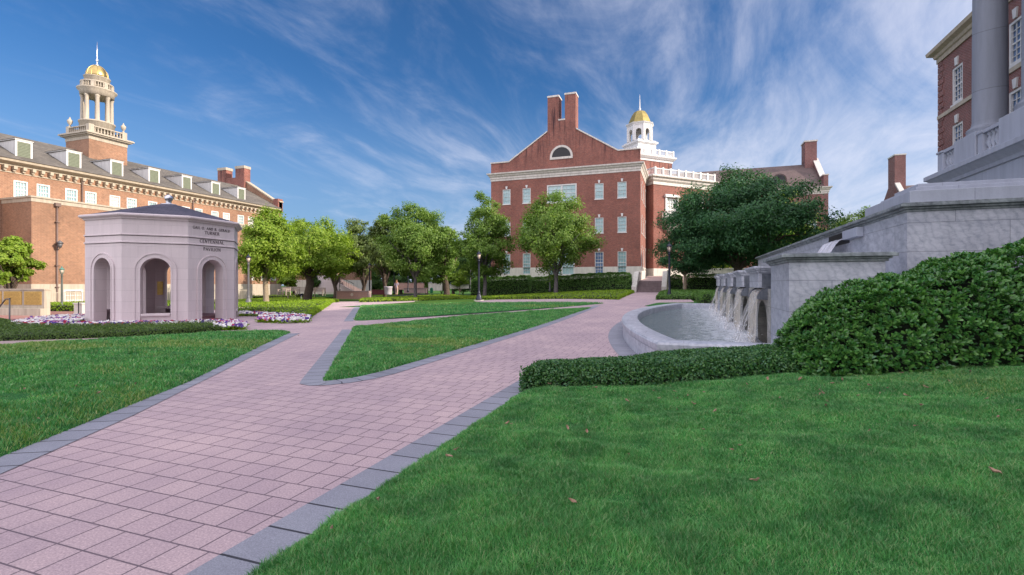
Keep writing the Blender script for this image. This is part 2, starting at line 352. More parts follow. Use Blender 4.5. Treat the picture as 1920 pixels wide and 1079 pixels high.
def water_mat():
    t = MT('pool_water', .06); t.b.inputs['IOR'].default_value = 1.33; wv = t.coord('World', (1, 1, 1))
    n1 = t.noise(3.2, 5, .6, wv, .6); n2 = t.noise(9, 3, .6, wv); p = t.n('ShaderNodeSeparateXYZ', {0: t.n('ShaderNodeNewGeometry').outputs['Position']}).outputs[0]
    fm = t.n('ShaderNodeMapRange', {0: p, 1: -1.2, 2: 1.5, 3: 0, 4: .42}).outputs[0]
    f = t.math('ADD', t.noise(4.5, 8, .75, wv), fm); foam = t.ramp(f, [(.64, (0, 0, 0)), (1.0, (1, 1, 1))])
    t.color(t.mix(foam, (.13, .18, .19, 1), (.75, .78, .85, 1))); t.bump(t.math('ADD', n1, t.math('MULTIPLY', n2, .35)), 1.0, .22)
    t.L.new(t.n('ShaderNodeMapRange', {0: foam, 1: 0, 2: 1, 3: .05, 4: .6}).outputs[0], t.b.inputs['Roughness']); return t.m
M['water'] = water_mat()
def fall_mat(name, col, dens, lo=.25):
    t = MT(name, .25); n_ = t.noise(5, 5, .7, t.coord('UV', (7, .5, 1))); n2 = t.noise(16, 2, .6, t.coord('UV', (1, 1.2, 1)))
    t.color(t.mix(n2, (*col, 1), (.82, .82, .84, 1))); a = t.ramp(n_, [(dens, (lo, lo, lo)), (dens+.16, (.92, .92, .92))]); t.L.new(a, t.b.inputs['Alpha']); t.bump(n_, .8, .03); return t.m
M['fall'] = fall_mat('falling_water', (.74, .61, .40), .36); M['spray'] = fall_mat('spray_sheet', (.66, .64, .62), .47, 0.0); M['fall_w'] = fall_mat('falling_water_white', (.62, .60, .72), .34)
def leaf_mat(name, cols, trans=.35, rough=.55, spec=.3, ps=.55, pc=((.7, .75, .7), (1.25, 1.2, 1.1))):
    t = MT(name, rough); t.b.inputs['Specular IOR Level'].default_value = spec
    g = t.n('ShaderNodeNewGeometry'); r = g.outputs['Random Per Island']; col = t.ramp(r, [(i/max(1, len(cols)-1), c) for i, c in enumerate(cols)])
    ns = t.noise(ps, 3, .6, g.outputs['Position']); col = t.mix(.6, col, t.ramp(ns, [(.3, pc[0]), (.7, pc[1])]), 'MULTIPLY'); t.color(col)
    tr = t.n('ShaderNodeBsdfTranslucent', {'Color': t.mix(1, col, (1.5, 1.6, .55, 1), 'MULTIPLY')}); mx = t.n('ShaderNodeMixShader', {0: trans, 1: t.b.outputs[0], 2: tr.outputs[0]}); t.L.new(mx.outputs[0], t.out.inputs[0]); return t.m
M['leaf_mid'] = leaf_mat('mid_green_leaves', [(.075, .15, .022), (.13, .23, .04), (.20, .29, .075)])
M['leaf_lime'] = leaf_mat('yellow_green_leaves', [(.12, .21, .015), (.19, .30, .03), (.27, .36, .06)])
M['leaf_dark'] = leaf_mat('dark_green_leaves', [(.018, .07, .03), (.03, .105, .04), (.055, .15, .05)], .22)
M['leaf_olive'] = leaf_mat('olive_green_leaves', [(.09, .15, .04), (.14, .20, .065), (.20, .25, .10)])
M['leaf_far'] = leaf_mat('far_green_leaves', [(.03, .08, .02), (.055, .12, .03), (.09, .17, .04)])
M['bush'] = leaf_mat('glossy_bush_leaves', [(.025, .105, .025), (.06, .19, .035), (.12, .27, .06), (.035, .14, .05)], .18, .28, .5)
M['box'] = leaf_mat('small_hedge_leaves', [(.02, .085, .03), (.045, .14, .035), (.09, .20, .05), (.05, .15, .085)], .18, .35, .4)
M['hedge'] = leaf_mat('tall_hedge_leaves', [(.04, .125, .022), (.08, .19, .03), (.15, .27, .06)], .2, .4, .4)
M['cover'] = leaf_mat('ground_cover_leaves', [(.13, .24, .012), (.20, .33, .018), (.28, .40, .03)], .25)
M['carpet_shaded'] = leaf_mat('shaded_olive_carpet_leaves', [(.05, .11, .025), (.09, .16, .035), (.13, .20, .06)], .25)  # small-leaved cover; the bed's shade is put into its darker olive
M['blade'] = leaf_mat('grass_blades', [(.045, .19, .055), (.07, .28, .08), (.10, .37, .11), (.17, .41, .16), (.34, .42, .24)], .22, .5, .25, 2.6, ((.30, .42, .40), (1.5, 1.35, 1.2)))
M['blade_dry'] = leaf_mat('dry_grass_blades', [(.10, .25, .06), (.20, .34, .10), (.46, .48, .24)], .22, .5, .2)
M['core'] = simple('dark_core', (.008, .016, .006), 1, 0, .5, 6)  # near-black solid core filling hedges and bushes behind their leaves
M['petal_w'] = simple('white_petals', (.75, .72, .72), .7); M['petal_p'] = simple('purple_petals', (.085, .03, .26), .7); M['petal_r'] = simple('crimson_petals', (.42, .02, .06), .7); M['petal_m'] = simple('mauve_petals', (.42, .22, .42), .7)
def lawn_mat(name, cols):
    t = MT(name, .95); v = t.coord('World'); a = t.noise(.9, 5, .65, v); b = t.noise(25, 4, .7, v); t.color(t.mix(.7, t.ramp(a, [(.3, cols[0]), (.52, cols[1]), (.7, cols[2])]), t.ramp(b, [(.3, (.45, .45, .45)), (.7, (1.4, 1.4, 1.4))]), 'MULTIPLY')); t.bump(b, .8, .03); t.b.inputs['Specular IOR Level'].default_value = .1; return t.m
M['lawn'] = lawn_mat('lawn_turf', [(.022, .10, .028), (.04, .15, .04), (.08, .20, .06)])
M['ground'] = lawn_mat('far_ground', [(.03, .09, .015), (.05, .12, .02), (.08, .15, .03)])
def paver_mat():
    t = MT('pink_pavers', .85); v = t.coord('World', (1, 1, 1), (0, 0, radians(90)))
    def bt(c1, c2, mo, ms=.009): return t.n('ShaderNodeTexBrick', {'Vector': v, 'Color1': c1, 'Color2': c2, 'Mortar': mo, 'Scale': 1.0, 'Mortar Size': ms, 'Mortar Smooth': .15, 'Bias': 0, 'Brick Width': .228, 'Row Height': .226}, offset=.37, offset_frequency=3, squash=1.0)
    v = t.coord('World', (1, 1, 1)); k = bt((.49, .37, .38, 1), (.44, .33, .35, 1), (.15, .11, .13, 1), .006)
    sp_ = t.noise(75, 3, .75, v); ns = t.noise(.5, 5, .65, v); col = t.mix(.8, k.outputs[0], t.ramp(sp_, [(.3, (.55, .55, .58)), (.6, (1.1, 1.1, 1.1)), (.75, (1.6, 1.6, 1.6))]), 'MULTIPLY')
    col = t.mix(.7, col, t.ramp(ns, [(.3, (.72, .72, .80)), (.7, (1.2, 1.18, 1.15))]), 'MULTIPLY')
    st = t.noise(.22, 6, .7, v); col = t.mix(t.ramp(st, [(.60, (0, 0, 0)), (.72, (.30, .30, .30))]), col, (.12, .10, .15, 1))
    t.color(col); t.bump(t.math('ADD', t.math('MULTIPLY', k.outputs['Fac'], -1), t.math('MULTIPLY', sp_, .25)), .5, .006); return t.m
M['paver'] = paver_mat()
def border_mat():
    t = MT('blue_grey_border_pavers', .8); v = t.coord('UV')
    k = t.n('ShaderNodeTexBrick', {'Vector': v, 'Color1': (.265, .27, .315, 1), 'Color2': (.225, .23, .27, 1), 'Mortar': (.03, .03, .04, 1), 'Scale': 1.0, 'Mortar Size': .009, 'Brick Width': .335, 'Row Height': 2.0}, offset=0)
    w_ = t.coord('World'); sp_ = t.noise(120, 2, .7, w_); ns = t.noise(1.2, 4, .6, w_)
    col = t.mix(.6, k.outputs[0], t.ramp(sp_, [(.3, (.55, .55, .58)), (.6, (1.1, 1.1, 1.1)), (.75, (1.7, 1.7, 1.7))]), 'MULTIPLY'); col = t.mix(.6, col, t.ramp(ns, [(.3, (.75, .75, .8)), (.7, (1.2, 1.2, 1.2))]), 'MULTIPLY')
    t.color(col); t.bump(t.math('ADD', t.math('MULTIPLY', k.outputs['Fac'], -1), t.math('MULTIPLY', sp_, .2)), .5, .006); return t.m
M['border'] = border_mat()
M['walk'] = stone_mat('pale_walk', (.36, .27, .26), .2, .34, .6, rough=.85, streak=.0)
M['plaza'] = brick_mat('plaza_brick', (.30, .145, .12), (.23, .105, .095), (.30, .20, .18), .2, .1, .006)
M['step'] = stone_mat('worn_step_stone', (.20, .15, .155), 2.5, 5, .7, rough=.85, streak=.4)

# ------------------------------------------------------------------ ground, paths, lawns
def sheet(name, poly, zoff, mat, step=1.5, relief=0, kind='structure', label=None, cat=None):
    bm = bmesh.new(); vs = [bm.verts.new((x, y, 0)) for x, y in poly]; bm.faces.new(vs)
    bmesh.ops.triangulate(bm, faces=bm.faces[:])
    xs = [p[0] for p in poly]; ys = [p[1] for p in poly]
    for ax, lo, hi in ((0, min(xs), max(xs)), (1, min(ys), max(ys))):
        k = math.ceil(lo/step)*step
        while k < hi:
            co = [0, 0, 0]; no = [0, 0, 0]; co[ax] = k+.0001; no[ax] = 1
            bmesh.ops.bisect_plane(bm, geom=bm.verts[:]+bm.edges[:]+bm.faces[:], plane_co=co, plane_no=no); k += step
    X = np.array([v.co.x for v in bm.verts]); Y = np.array([v.co.y for v in bm.verts]); Z = H(X, Y)+zoff
    if relief: Z = H(X, Y)+.002+lawnz(X, Y, poly)
    for v, z in zip(bm.verts, Z): v.co.z = z
    for f in bm.faces:
        f.smooth = True
        if f.normal.z < 0: f.normal_flip()
    me = bpy.data.meshes.new(name); bm.to_mesh(me); bm.free()
    uv = me.uv_layers.new(name='UVMap')
    for l in me.loops: co = me.vertices[l.vertex_index].co; uv.data[l.index].uv = (co.x, co.y)
    me.materials.append(mat); o = bpy.data.objects.new(name, me); COL.objects.link(o); tag(o, label, cat, kind=kind); return o
def lawnz(X, Y, poly):
    e = edge_dist(X, Y, poly); return .025*np.clip(e/.12, 0, 1)+.13*np.clip(1.35-depth(X, Y)/14, .2, 1)*fbm(X*1.2, Y*2.3, 31)*np.clip(e/.8, 0, 1)
def ribbon(name, pts, wd, zoff, mat, left=True):
    """band of pavers of width wd on one side of a line"""
    P = [Vector((x, y)) for x, y in pts]; Q = []
    for a, b in zip(P, P[1:]):
        n = max(1, int((b-a).length/.5)); Q += [a.lerp(b, k/n) for k in range(n)]
    Q.append(P[-1]); V = []; F = []; UV = []; d = 0
    for k, p in enumerate(Q):
        t = (Q[min(k+1, len(Q)-1)]-Q[max(k-1, 0)]).normalized(); n = Vector((-t.y, t.x))*(1 if left else -1)
        if k: d += (p-Q[k-1]).length
        for q, v in ((p, .03), (p+n*wd, .03+wd)): V.append((q.x, q.y, float(H(q.x, q.y))+zoff)); UV.append((d, v))
    for k in range(len(Q)-1): F.append((2*k, 2*k+2, 2*k+3, 2*k+1) if not left else (2*k, 2*k+2, 2*k+3, 2*k+1))
    me = bpy.data.meshes.new(name); me.from_pydata(V, [], F); uv = me.uv_layers.new(name='UVMap')
    for l in me.loops: uv.data[l.index].uv = UV[l.vertex_index]
    me.materials.append(mat); bm = bmesh.new(); bm.from_mesh(me)
    for f in bm.faces:
        if f.normal.z < 0: f.normal_flip()
    bm.to_mesh(me); bm.free(); o = bpy.data.objects.new(name, me); COL.objects.link(o); tag(o, kind='structure'); return o
def roundc(poly, idx, r, n=6):
    out = []
    for i, p in enumerate(poly):
        if i not in idx: out.append(p); continue
        a = Vector(poly[i-1]); b = Vector(p); c = Vector(poly[(i+1) % len(poly)]); u = (a-b).normalized(); v = (c-b).normalized(); rr = min(r, (a-b).length*.45, (c-b).length*.45)
        for k in range(n+1):
            t = k/n; q = (b+u*rr)*(1-t)**2+b*2*t*(1-t)+(b+v*rr)*t*t; out.append((q.x, q.y))
    return out
big = [(-400, -60), (400, -60), (400, 700), (-400, 700)]
g = sheet('ground', big, -.06, M['ground'], 12)
sheet('paving', [(-26, -6), (2.2, -6), (2.2, 9), (-.2, 10), (.6, 29), (.6, 33), (-.6, 49), (-6, 49.5), (-32, 49), (-46, 42), (-46, 30), (-26, 22)], 0, M['paver'], 1.5)
sheet('plaza', [(-56, 9), (-25.5, 9), (-25.5, 27), (-30, 34), (-56, 34)], .012, M['plaza'], 1.5)
# main lawn on the right of the path
HEDGE = [(-2.15, 6.45), (-1.2, 6.75), (0, 7.2), (1.9, 7.75), (2.6, 8.95), (-.52, 8.85), (-1.05, 7.95), (-1.65, 7.5), (-2.2, 7.2)]
R_LAWN = [(-2.10, -4), (9.5, -4), (12, 2), (12, 10.9), (3, 9.3), (-.3, 9.0), (-1.9, 7.3), (-2.10, 6.6)]
sheet('lawn', R_LAWN, .03, M['lawn'], .25, .05)
L_LAWN = roundc([(-3.4, -1.0), GP(542, 626), GP(520, 620.5), GP(430, 623), GP(0, 648), (-26, 2), (-22, -6), (-6.5, -6)], [1, 2], .5)
L_LAWN = [(-2.6, -2.3), (-5.55, 2.53), (-7.17, 5.52), (-9.89, 9.59), (-11.0, 11.35), (-11.5, 12.1), (-12.3, 12.3), (-13.5, 11.75), (-15.8, 7.4), (-21, -2), (-22, -6), (-2.6, -6)]
L_LAWN[8] = GP(0, 649); a = Vector(GP(430, 623.5)); b = Vector(L_LAWN[8]); e = b+(b-a)*1.6; L_LAWN[7] = tuple(a); L_LAWN[9:11] = [tuple(e), (-22, -6)]
sheet('lawn', L_LAWN, .03, M['lawn'], .5, .05)
IO = [(-4.55, 28.5), (-4.55, 14), (-4.55, 7.1), (-4.62, 6.6), (-4.76, 6.22), (-4.97, 5.95), (-5.2, 5.83), (-5.45, 5.9), (-5.64, 6.15), (-9.93, 12.4), (-10.6, 13.37)]
def inset(P, wd):
    out = []
    for k, p in enumerate(P):
        a = Vector(P[max(k-1, 0)]); b = Vector(P[min(k+1, len(P)-1)]); t1 = (Vector(p)-a).normalized() if k else (b-Vector(p)).normalized(); t2 = (b-Vector(p)).normalized() if k < len(P)-1 else t1
        t = (t1+t2).normalized(); n = Vector((t.y, -t.x)); q = Vector(p)+n*wd/max(.6, n.dot(Vector((t1.y, -t1.x)))); out.append((q.x, q.y))
    return out
II = inset(IO, .33)
ISL = II[1:-1]+[tuple(Vector(II[-1])+Vector((0, 0))), GP(663, 615.2), GP(700, 611), GP(860, 594.3), GP(1000, 584), GP(1109, 577.6), (-4.9, 22)]
sheet('lawn', ISL, .03, M['lawn'], .5, .05)
UIS = roundc([GP(662, 603), GP(860, 589), GP(1067, 575.5), GP(1141, 568.6), GP(860, 568.6), GP(677, 573)], [0, 3], .8); sheet('lawn', UIS, .03, M['lawn'], .7, .05)
sheet('lawn', [GP(1208, 574), GP(1232, 568.2), GP(1340, 567), (1.2, 28.5), (0, 28.2), (-.9, 27)], .03, M['lawn'], .7, .05)
ribbon('path_border', [(-2.42, -4), (-2.42, 7.4)], .33, .006, M['border'], left=False)
ribbon('path_border', [(-2.1, -3.1), (-5.08, 2.32), (-5.92, 3.85), (-10.5, 11.1), (-11.0, 11.95)], .52, .006, M['border'], left=True)
ribbon('path_border', IO, .36, .006, M['border'], left=False)
a, b = Vector(GP(662, 603)), Vector(GP(677, 573)); ribbon('path_border', [tuple(a), tuple(b)], .36, .006, M['border'], left=True)
# basin outline
def arcx(y, off=0): return -.42-1.5*(1-((y-18.35)/9.35)**2)-off
BAS = [(arcx(y), y) for y in np.linspace(9.1, 27.6, 28)]
ribbon('path_border', BAS, .42, .006, M['border'], left=True)
sheet('walk', [GP(0, 648.5), GP(0, 641), GP(300, 630), GP(413, 622), GP(470, 619), GP(520, 620), GP(430, 623)], .014, M['walk'], 1.5)
# drain grate
# ------------------------------------------------------------------ leafy stuff
def cards(name, P, Nn, size, mats, idx=None, parent=None, aspect=.5, fold=.25, rnd=.6, extra=None):
    """P points, Nn normals, rhombic folded leaves -> one mesh"""
    n = len(P); Nn = Nn+rng.normal(0, rnd, (n, 3)); Nn /= np.linalg.norm(Nn, axis=1)[:, None]+1e-9
    R = rng.normal(0, 1, (n, 3)); T = np.cross(Nn, R); T /= np.linalg.norm(T, axis=1)[:, None]+1e-9; B = np.cross(Nn, T)
    sz = (size*rng.uniform(.7, 1.3, n))[:, None]; hw = sz*aspect*.5
    V = np.empty((n, 4, 3)); V[:, 0] = P-T*sz*.5; V[:, 1] = P+B*hw+Nn*hw*fold+T*sz*.05; V[:, 2] = P+T*sz*.5; V[:, 3] = P-B*hw+Nn*hw*fold+T*sz*.05
    F = np.empty((n, 2, 3), int); b = np.arange(n)*4; F[:, 0] = np.stack([b, b+1, b+2], 1); F[:, 1] = np.stack([b, b+2, b+3], 1)
    return rawmesh(name, V.reshape(-1, 3), F.reshape(-1, 3), mats, None if idx is None else np.repeat(idx, 2), parent)
def rawmesh(name, V, F, mats, idx=None, parent=None, extra=None):
    me = bpy.data.meshes.new(name); nf = len(F); me.vertices.add(len(V)); me.vertices.foreach_set('co', np.ascontiguousarray(V, dtype=np.float32).ravel())
    me.loops.add(nf*3); me.loops.foreach_set('vertex_index', np.ascontiguousarray(F, dtype=np.int32).ravel()); me.polygons.add(nf)
    me.polygons.foreach_set('loop_start', np.arange(0, nf*3, 3, dtype=np.int32))
    if not isinstance(mats, (list, tuple)): mats = [mats]
    for m in mats: me.materials.append(m)
    if idx is not None: me.polygons.foreach_set('material_index', idx.astype(np.int32))
    me.update(calc_edges=True); o = bpy.data.objects.new(name, me); COL.objects.link(o)
    if parent is not None: o.parent = parent
    return o
def grass(name, poly, label, n_near, dmax=40, relief=.05, hgt=.05, mat=None, wid=.0045, dry=None):
    """blades scattered with density falling with distance from the walker's path; one object"""
    xs = [p[0] for p in poly]; ys = [p[1] for p in poly]; out = []
    N0 = int(n_near*3.2)
    X = rng.uniform(min(xs), max(xs), N0*3); Y = rng.uniform(min(ys), max(ys), N0*3)
    D = depth(X, Y); Rr = c_*X+s_*Y
    keep = (D > 1.2) & (np.abs(Rr) < D*1.16+.8) & (D < dmax); X, Y, D = X[keep], Y[keep], D[keep]
    keep = rng.random(len(X)) < np.clip((3.2/np.maximum(D, 2.2))**1.35, 0, 1); X, Y, D = X[keep], Y[keep], D[keep]
    keep = inpoly(X, Y, poly); X, Y, D = X[keep], Y[keep], D[keep]
    if len(X) > n_near: X, Y, D = X[:n_near], Y[:n_near], D[:n_near]
    n = len(X); clump = fbm(X*2.2, Y*3.4, 5, 3); cl2 = fbm(X*9, Y*9, 9, 2)
    Z = H(X, Y)+lawnz(X, Y, poly)-.004
    hh = hgt*(.35+1.1*clump)*(.55+.8*cl2)*rng.uniform(.7, 1.25, n)*(1+np.clip(D-5, 0, 15)*.02)
    ww = wid*np.clip(D/3.0, .9, 6)*rng.uniform(.7, 1.3, n)
    a = rng.uniform(0, 2*pi, n); ln = hh*rng.uniform(.2, 1.0, n); la = rng.uniform(0, 2*pi, n)
    dx, dy = np.cos(a)*ww/2, np.sin(a)*ww/2; lx, ly = np.cos(la)*ln, np.sin(la)*ln
    V = np.empty((n, 5, 3)); mz = Z+hh*.6
    V[:, 0] = np.stack([X-dx, Y-dy, Z], 1); V[:, 1] = np.stack([X+dx, Y+dy, Z], 1)
    V[:, 2] = np.stack([X+dx*.8+lx*.35, Y+dy*.8+ly*.35, mz], 1); V[:, 3] = np.stack([X-dx*.8+lx*.35, Y-dy*.8+ly*.35, mz], 1); V[:, 4] = np.stack([X+lx, Y+ly, Z+hh], 1)
    b = np.arange(n)*5; F = np.stack([np.stack([b, b+1, b+2], 1), np.stack([b, b+2, b+3], 1), np.stack([b+3, b+2, b+4], 1)], 1).reshape(-1, 3)
    idx = None; mats = [M['blade']]
    if dry: mats.append(M['blade_dry']); q = (fbm(X*.35, Y*.55, 123, 4)+rng.normal(0, .06, n)) > dry; idx = np.repeat(q.astype(int), 3)
    o = rawmesh(name, V.reshape(-1, 3), F, mats, idx); tag(o, label, 'grass', kind='stuff'); return o
grass('grass', R_LAWN, 'dense green turf on the rising lawn in the right foreground', 800000, 12, dry=.80, hgt=.042, wid=.0036)
grass('grass', L_LAWN, 'green turf of the left lawn with straw coloured worn patches', 230000, 30, dry=.57)
grass('grass', ISL, 'green turf of the long triangular lawn between the two paths', 150000, 32, dry=.62)
grass('grass', UIS, 'green turf of the far triangular lawn beyond the thin walk', 70000, 45, dry=.7)

def cover_bed(name, poly, h, size, n, mat, label, cat='ground cover', kind='stuff', core=True, edge=.25, aspect=.55):
    """leafy bed: dark core slab and leaves over top and sides"""
    root = thing(name, label, cat) if kind != 'stuff' else None
    cx0 = sum(p[0] for p in poly)/len(poly); cy0 = sum(p[1] for p in poly)/len(poly)
    if core:
        m = MB(); q = [(x+(cx0-x)*.0, y) for x, y in poly]; sh = []
        n_ = len(poly)
        for i in range(n_):
            p = Vector(poly[i]); a = Vector(poly[i-1]); b = Vector(poly[(i+1) % n_]); t = ((b-p).normalized()+(p-a).normalized())
            t = t.normalized() if t.length > 1e-6 else Vector((1, 0)); nn_ = Vector((-t.y, t.x)); sh.append(nn_)
        area = sum(poly[i][0]*poly[(i+1) % n_][1]-poly[(i+1) % n_][0]*poly[i][1] for i in range(n_)); sg = 1 if area > 0 else -1
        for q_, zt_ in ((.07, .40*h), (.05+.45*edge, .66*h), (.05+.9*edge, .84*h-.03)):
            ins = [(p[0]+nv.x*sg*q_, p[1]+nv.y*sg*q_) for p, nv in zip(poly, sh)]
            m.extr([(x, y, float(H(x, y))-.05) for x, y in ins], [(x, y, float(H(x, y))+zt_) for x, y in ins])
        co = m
    xs = [p[0] for p in poly]; ys = [p[1] for p in poly]
    X = rng.uniform(min(xs), max(xs), n*3); Y = rng.uniform(min(ys), max(ys), n*3); k = inpoly(X, Y, poly); X, Y = X[k][:n], Y[k][:n]
    ed = edge_dist(X, Y, poly); top = h*(1-.55*np.clip(1-ed/edge, 0, 1)**2)+.10*h*(fbm(X*2.5, Y*2.5, 3)-.5)*2
    Zt = H(X, Y)+top+rng.uniform(-.05, .02, len(X))
    P = [np.stack([X, Y, Zt], 1)]; Nm = [np.tile([0, 0, 1.], (len(X), 1))]
    ns = int(n*.45); L_ = [math.dist(poly[i], poly[(i+1) % len(poly)]) for i in range(len(poly))]; e = rng.choice(len(poly), ns, p=np.array(L_)/sum(L_)); t = rng.random(ns)
    A = np.array(poly)[e]; B = np.array(poly)[(e+1) % len(poly)]; S_ = A+(B-A)*t[:, None]; d = (B-A)/(np.linalg.norm(B-A, axis=1)[:, None]+1e-9)
    area = sum(poly[i][0]*poly[(i+1) % len(poly)][1]-poly[(i+1) % len(poly)][0]*poly[i][1] for i in range(len(poly))); sg = 1 if area > 0 else -1
    nrm = np.stack([d[:, 1]*sg, -d[:, 0]*sg], 1); zf = rng.random(ns); S2 = S_-nrm*(rng.uniform(-.02, .09, ns)+.10*zf**3)[:, None]
    P.append(np.stack([S2[:, 0], S2[:, 1], H(S2[:, 0], S2[:, 1])+zf*h*.95], 1)); Nm.append(np.stack([nrm[:, 0], nrm[:, 1], np.full(ns, .35)], 1))
    P = np.concatenate(P); Nm = np.concatenate(Nm)
    if root is None:
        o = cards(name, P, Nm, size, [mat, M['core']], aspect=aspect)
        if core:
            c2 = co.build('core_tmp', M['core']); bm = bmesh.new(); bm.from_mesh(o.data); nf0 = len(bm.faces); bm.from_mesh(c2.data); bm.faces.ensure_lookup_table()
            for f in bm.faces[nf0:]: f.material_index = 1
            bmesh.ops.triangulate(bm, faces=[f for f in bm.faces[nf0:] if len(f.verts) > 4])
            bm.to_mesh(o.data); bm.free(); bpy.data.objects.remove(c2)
        tag(o, label, cat, kind='stuff'); return o
    co.build('dark_core', M['core'], root); cards('foliage', P, Nm, size, mat, parent=root, aspect=aspect); return root

# ------------------------------------------------------------------ windows
def window(parent, f, u0, u1, z0, z1, cols, rows, glass='glass_pale', frame='white', d=-.1, fw=.09, mw=.03, mull=0, label=None, meet=True, key=0, sill=0):
    m = MB(); m.obox(f, u0, u0+fw, d-.02, d+.08, z0, z1); m.obox(f, u1-fw, u1, d-.02, d+.08, z0, z1); m.obox(f, u0+fw, u1-fw, d-.02, d+.08, z1-fw, z1); m.obox(f, u0+fw, u1-fw, d-.02, d+.12, z0, z0+fw)
    a, b, c, e = u0+fw, u1-fw, z0+fw, z1-fw
    for k in range(1, cols):
        u = a+(b-a)*k/cols; m.obox(f, u-mw/2, u+mw/2, d-.01, d+.03, c, e)
    for k in range(1, rows):
        z = c+(e-c)*k/rows; q = mw*1.2 if (meet and k == rows//2) else mw/2; m.obox(f, a, b, d-.012, d+.034, z-q, z+q)
    if mull:
        for k in range(1, mull):
            u = a+(b-a)*k/mull; m.obox(f, u-.11, u+.11, d, d+.07, c, e)
    o = m.build('window', M[frame], parent, fix=False)
    p = MB(); p.obox(f, u0+.02, u1-.02, d-.06, d-.03, z0+.02, z1-.02); p.build('pane', M[glass], o, fix=False)
    if key: q = MB(); keystone(q, f, (u0+u1)/2, z1+.04, key, key*.34); q.build('keystone', M['white'], o, fix=False)
    if sill: q = MB(); q.obox(f, u0-.06, u1+.06, 0, .06, z0-sill, z0-.002); q.build('sill', M['white'], o, fix=False)
    return o
def keystone(m, f, u, z, h=.34, w=.13): m.uprism(f, [(u-w*.7, z), (u+w*.7, z), (u+w*1.15, z+h), (u-w*1.15, z+h)], 0, .07)
def mould(d, z, h, steps):
    """cornice profile: list of (projection, height fraction)"""
    return [(0, z)]+[(d*a, z+h*b) for a, b in steps]+[(0, z+h)]
CORN = [(.12, 0), (.12, .3), (.3, .36), (.3, .52), (.72, .72), (.75, .8), (1, .84), (1, 1)]
def balustrade(m, f, u0, u1, d0, z0, h, n, post=.12, rw=.16, turned=False):
    m.obox(f, u0, u1, d0-rw/2, d0+rw/2, z0, z0+h*.1); m.obox(f, u0, u1, d0-rw/2-.02, d0+rw/2+.02, z0+h*.86, z0+h)
    for k in range(n):
        u = u0+(u1-u0)*(k+.5)/n; x, y, _ = f.p(u, d0, 0)
        if turned: m.lathe(x, y, [(rw*.36, z0+h*.1), (rw*.36, z0+h*.16), (rw*.2, z0+h*.2), (rw*.46, z0+h*.42), (rw*.2, z0+h*.7), (rw*.34, z0+h*.78), (rw*.34, z0+h*.86)], 10)
        else: m.obox(f, u-.025, u+.025, d0-.025, d0+.025, z0+h*.1, z0+h*.86)

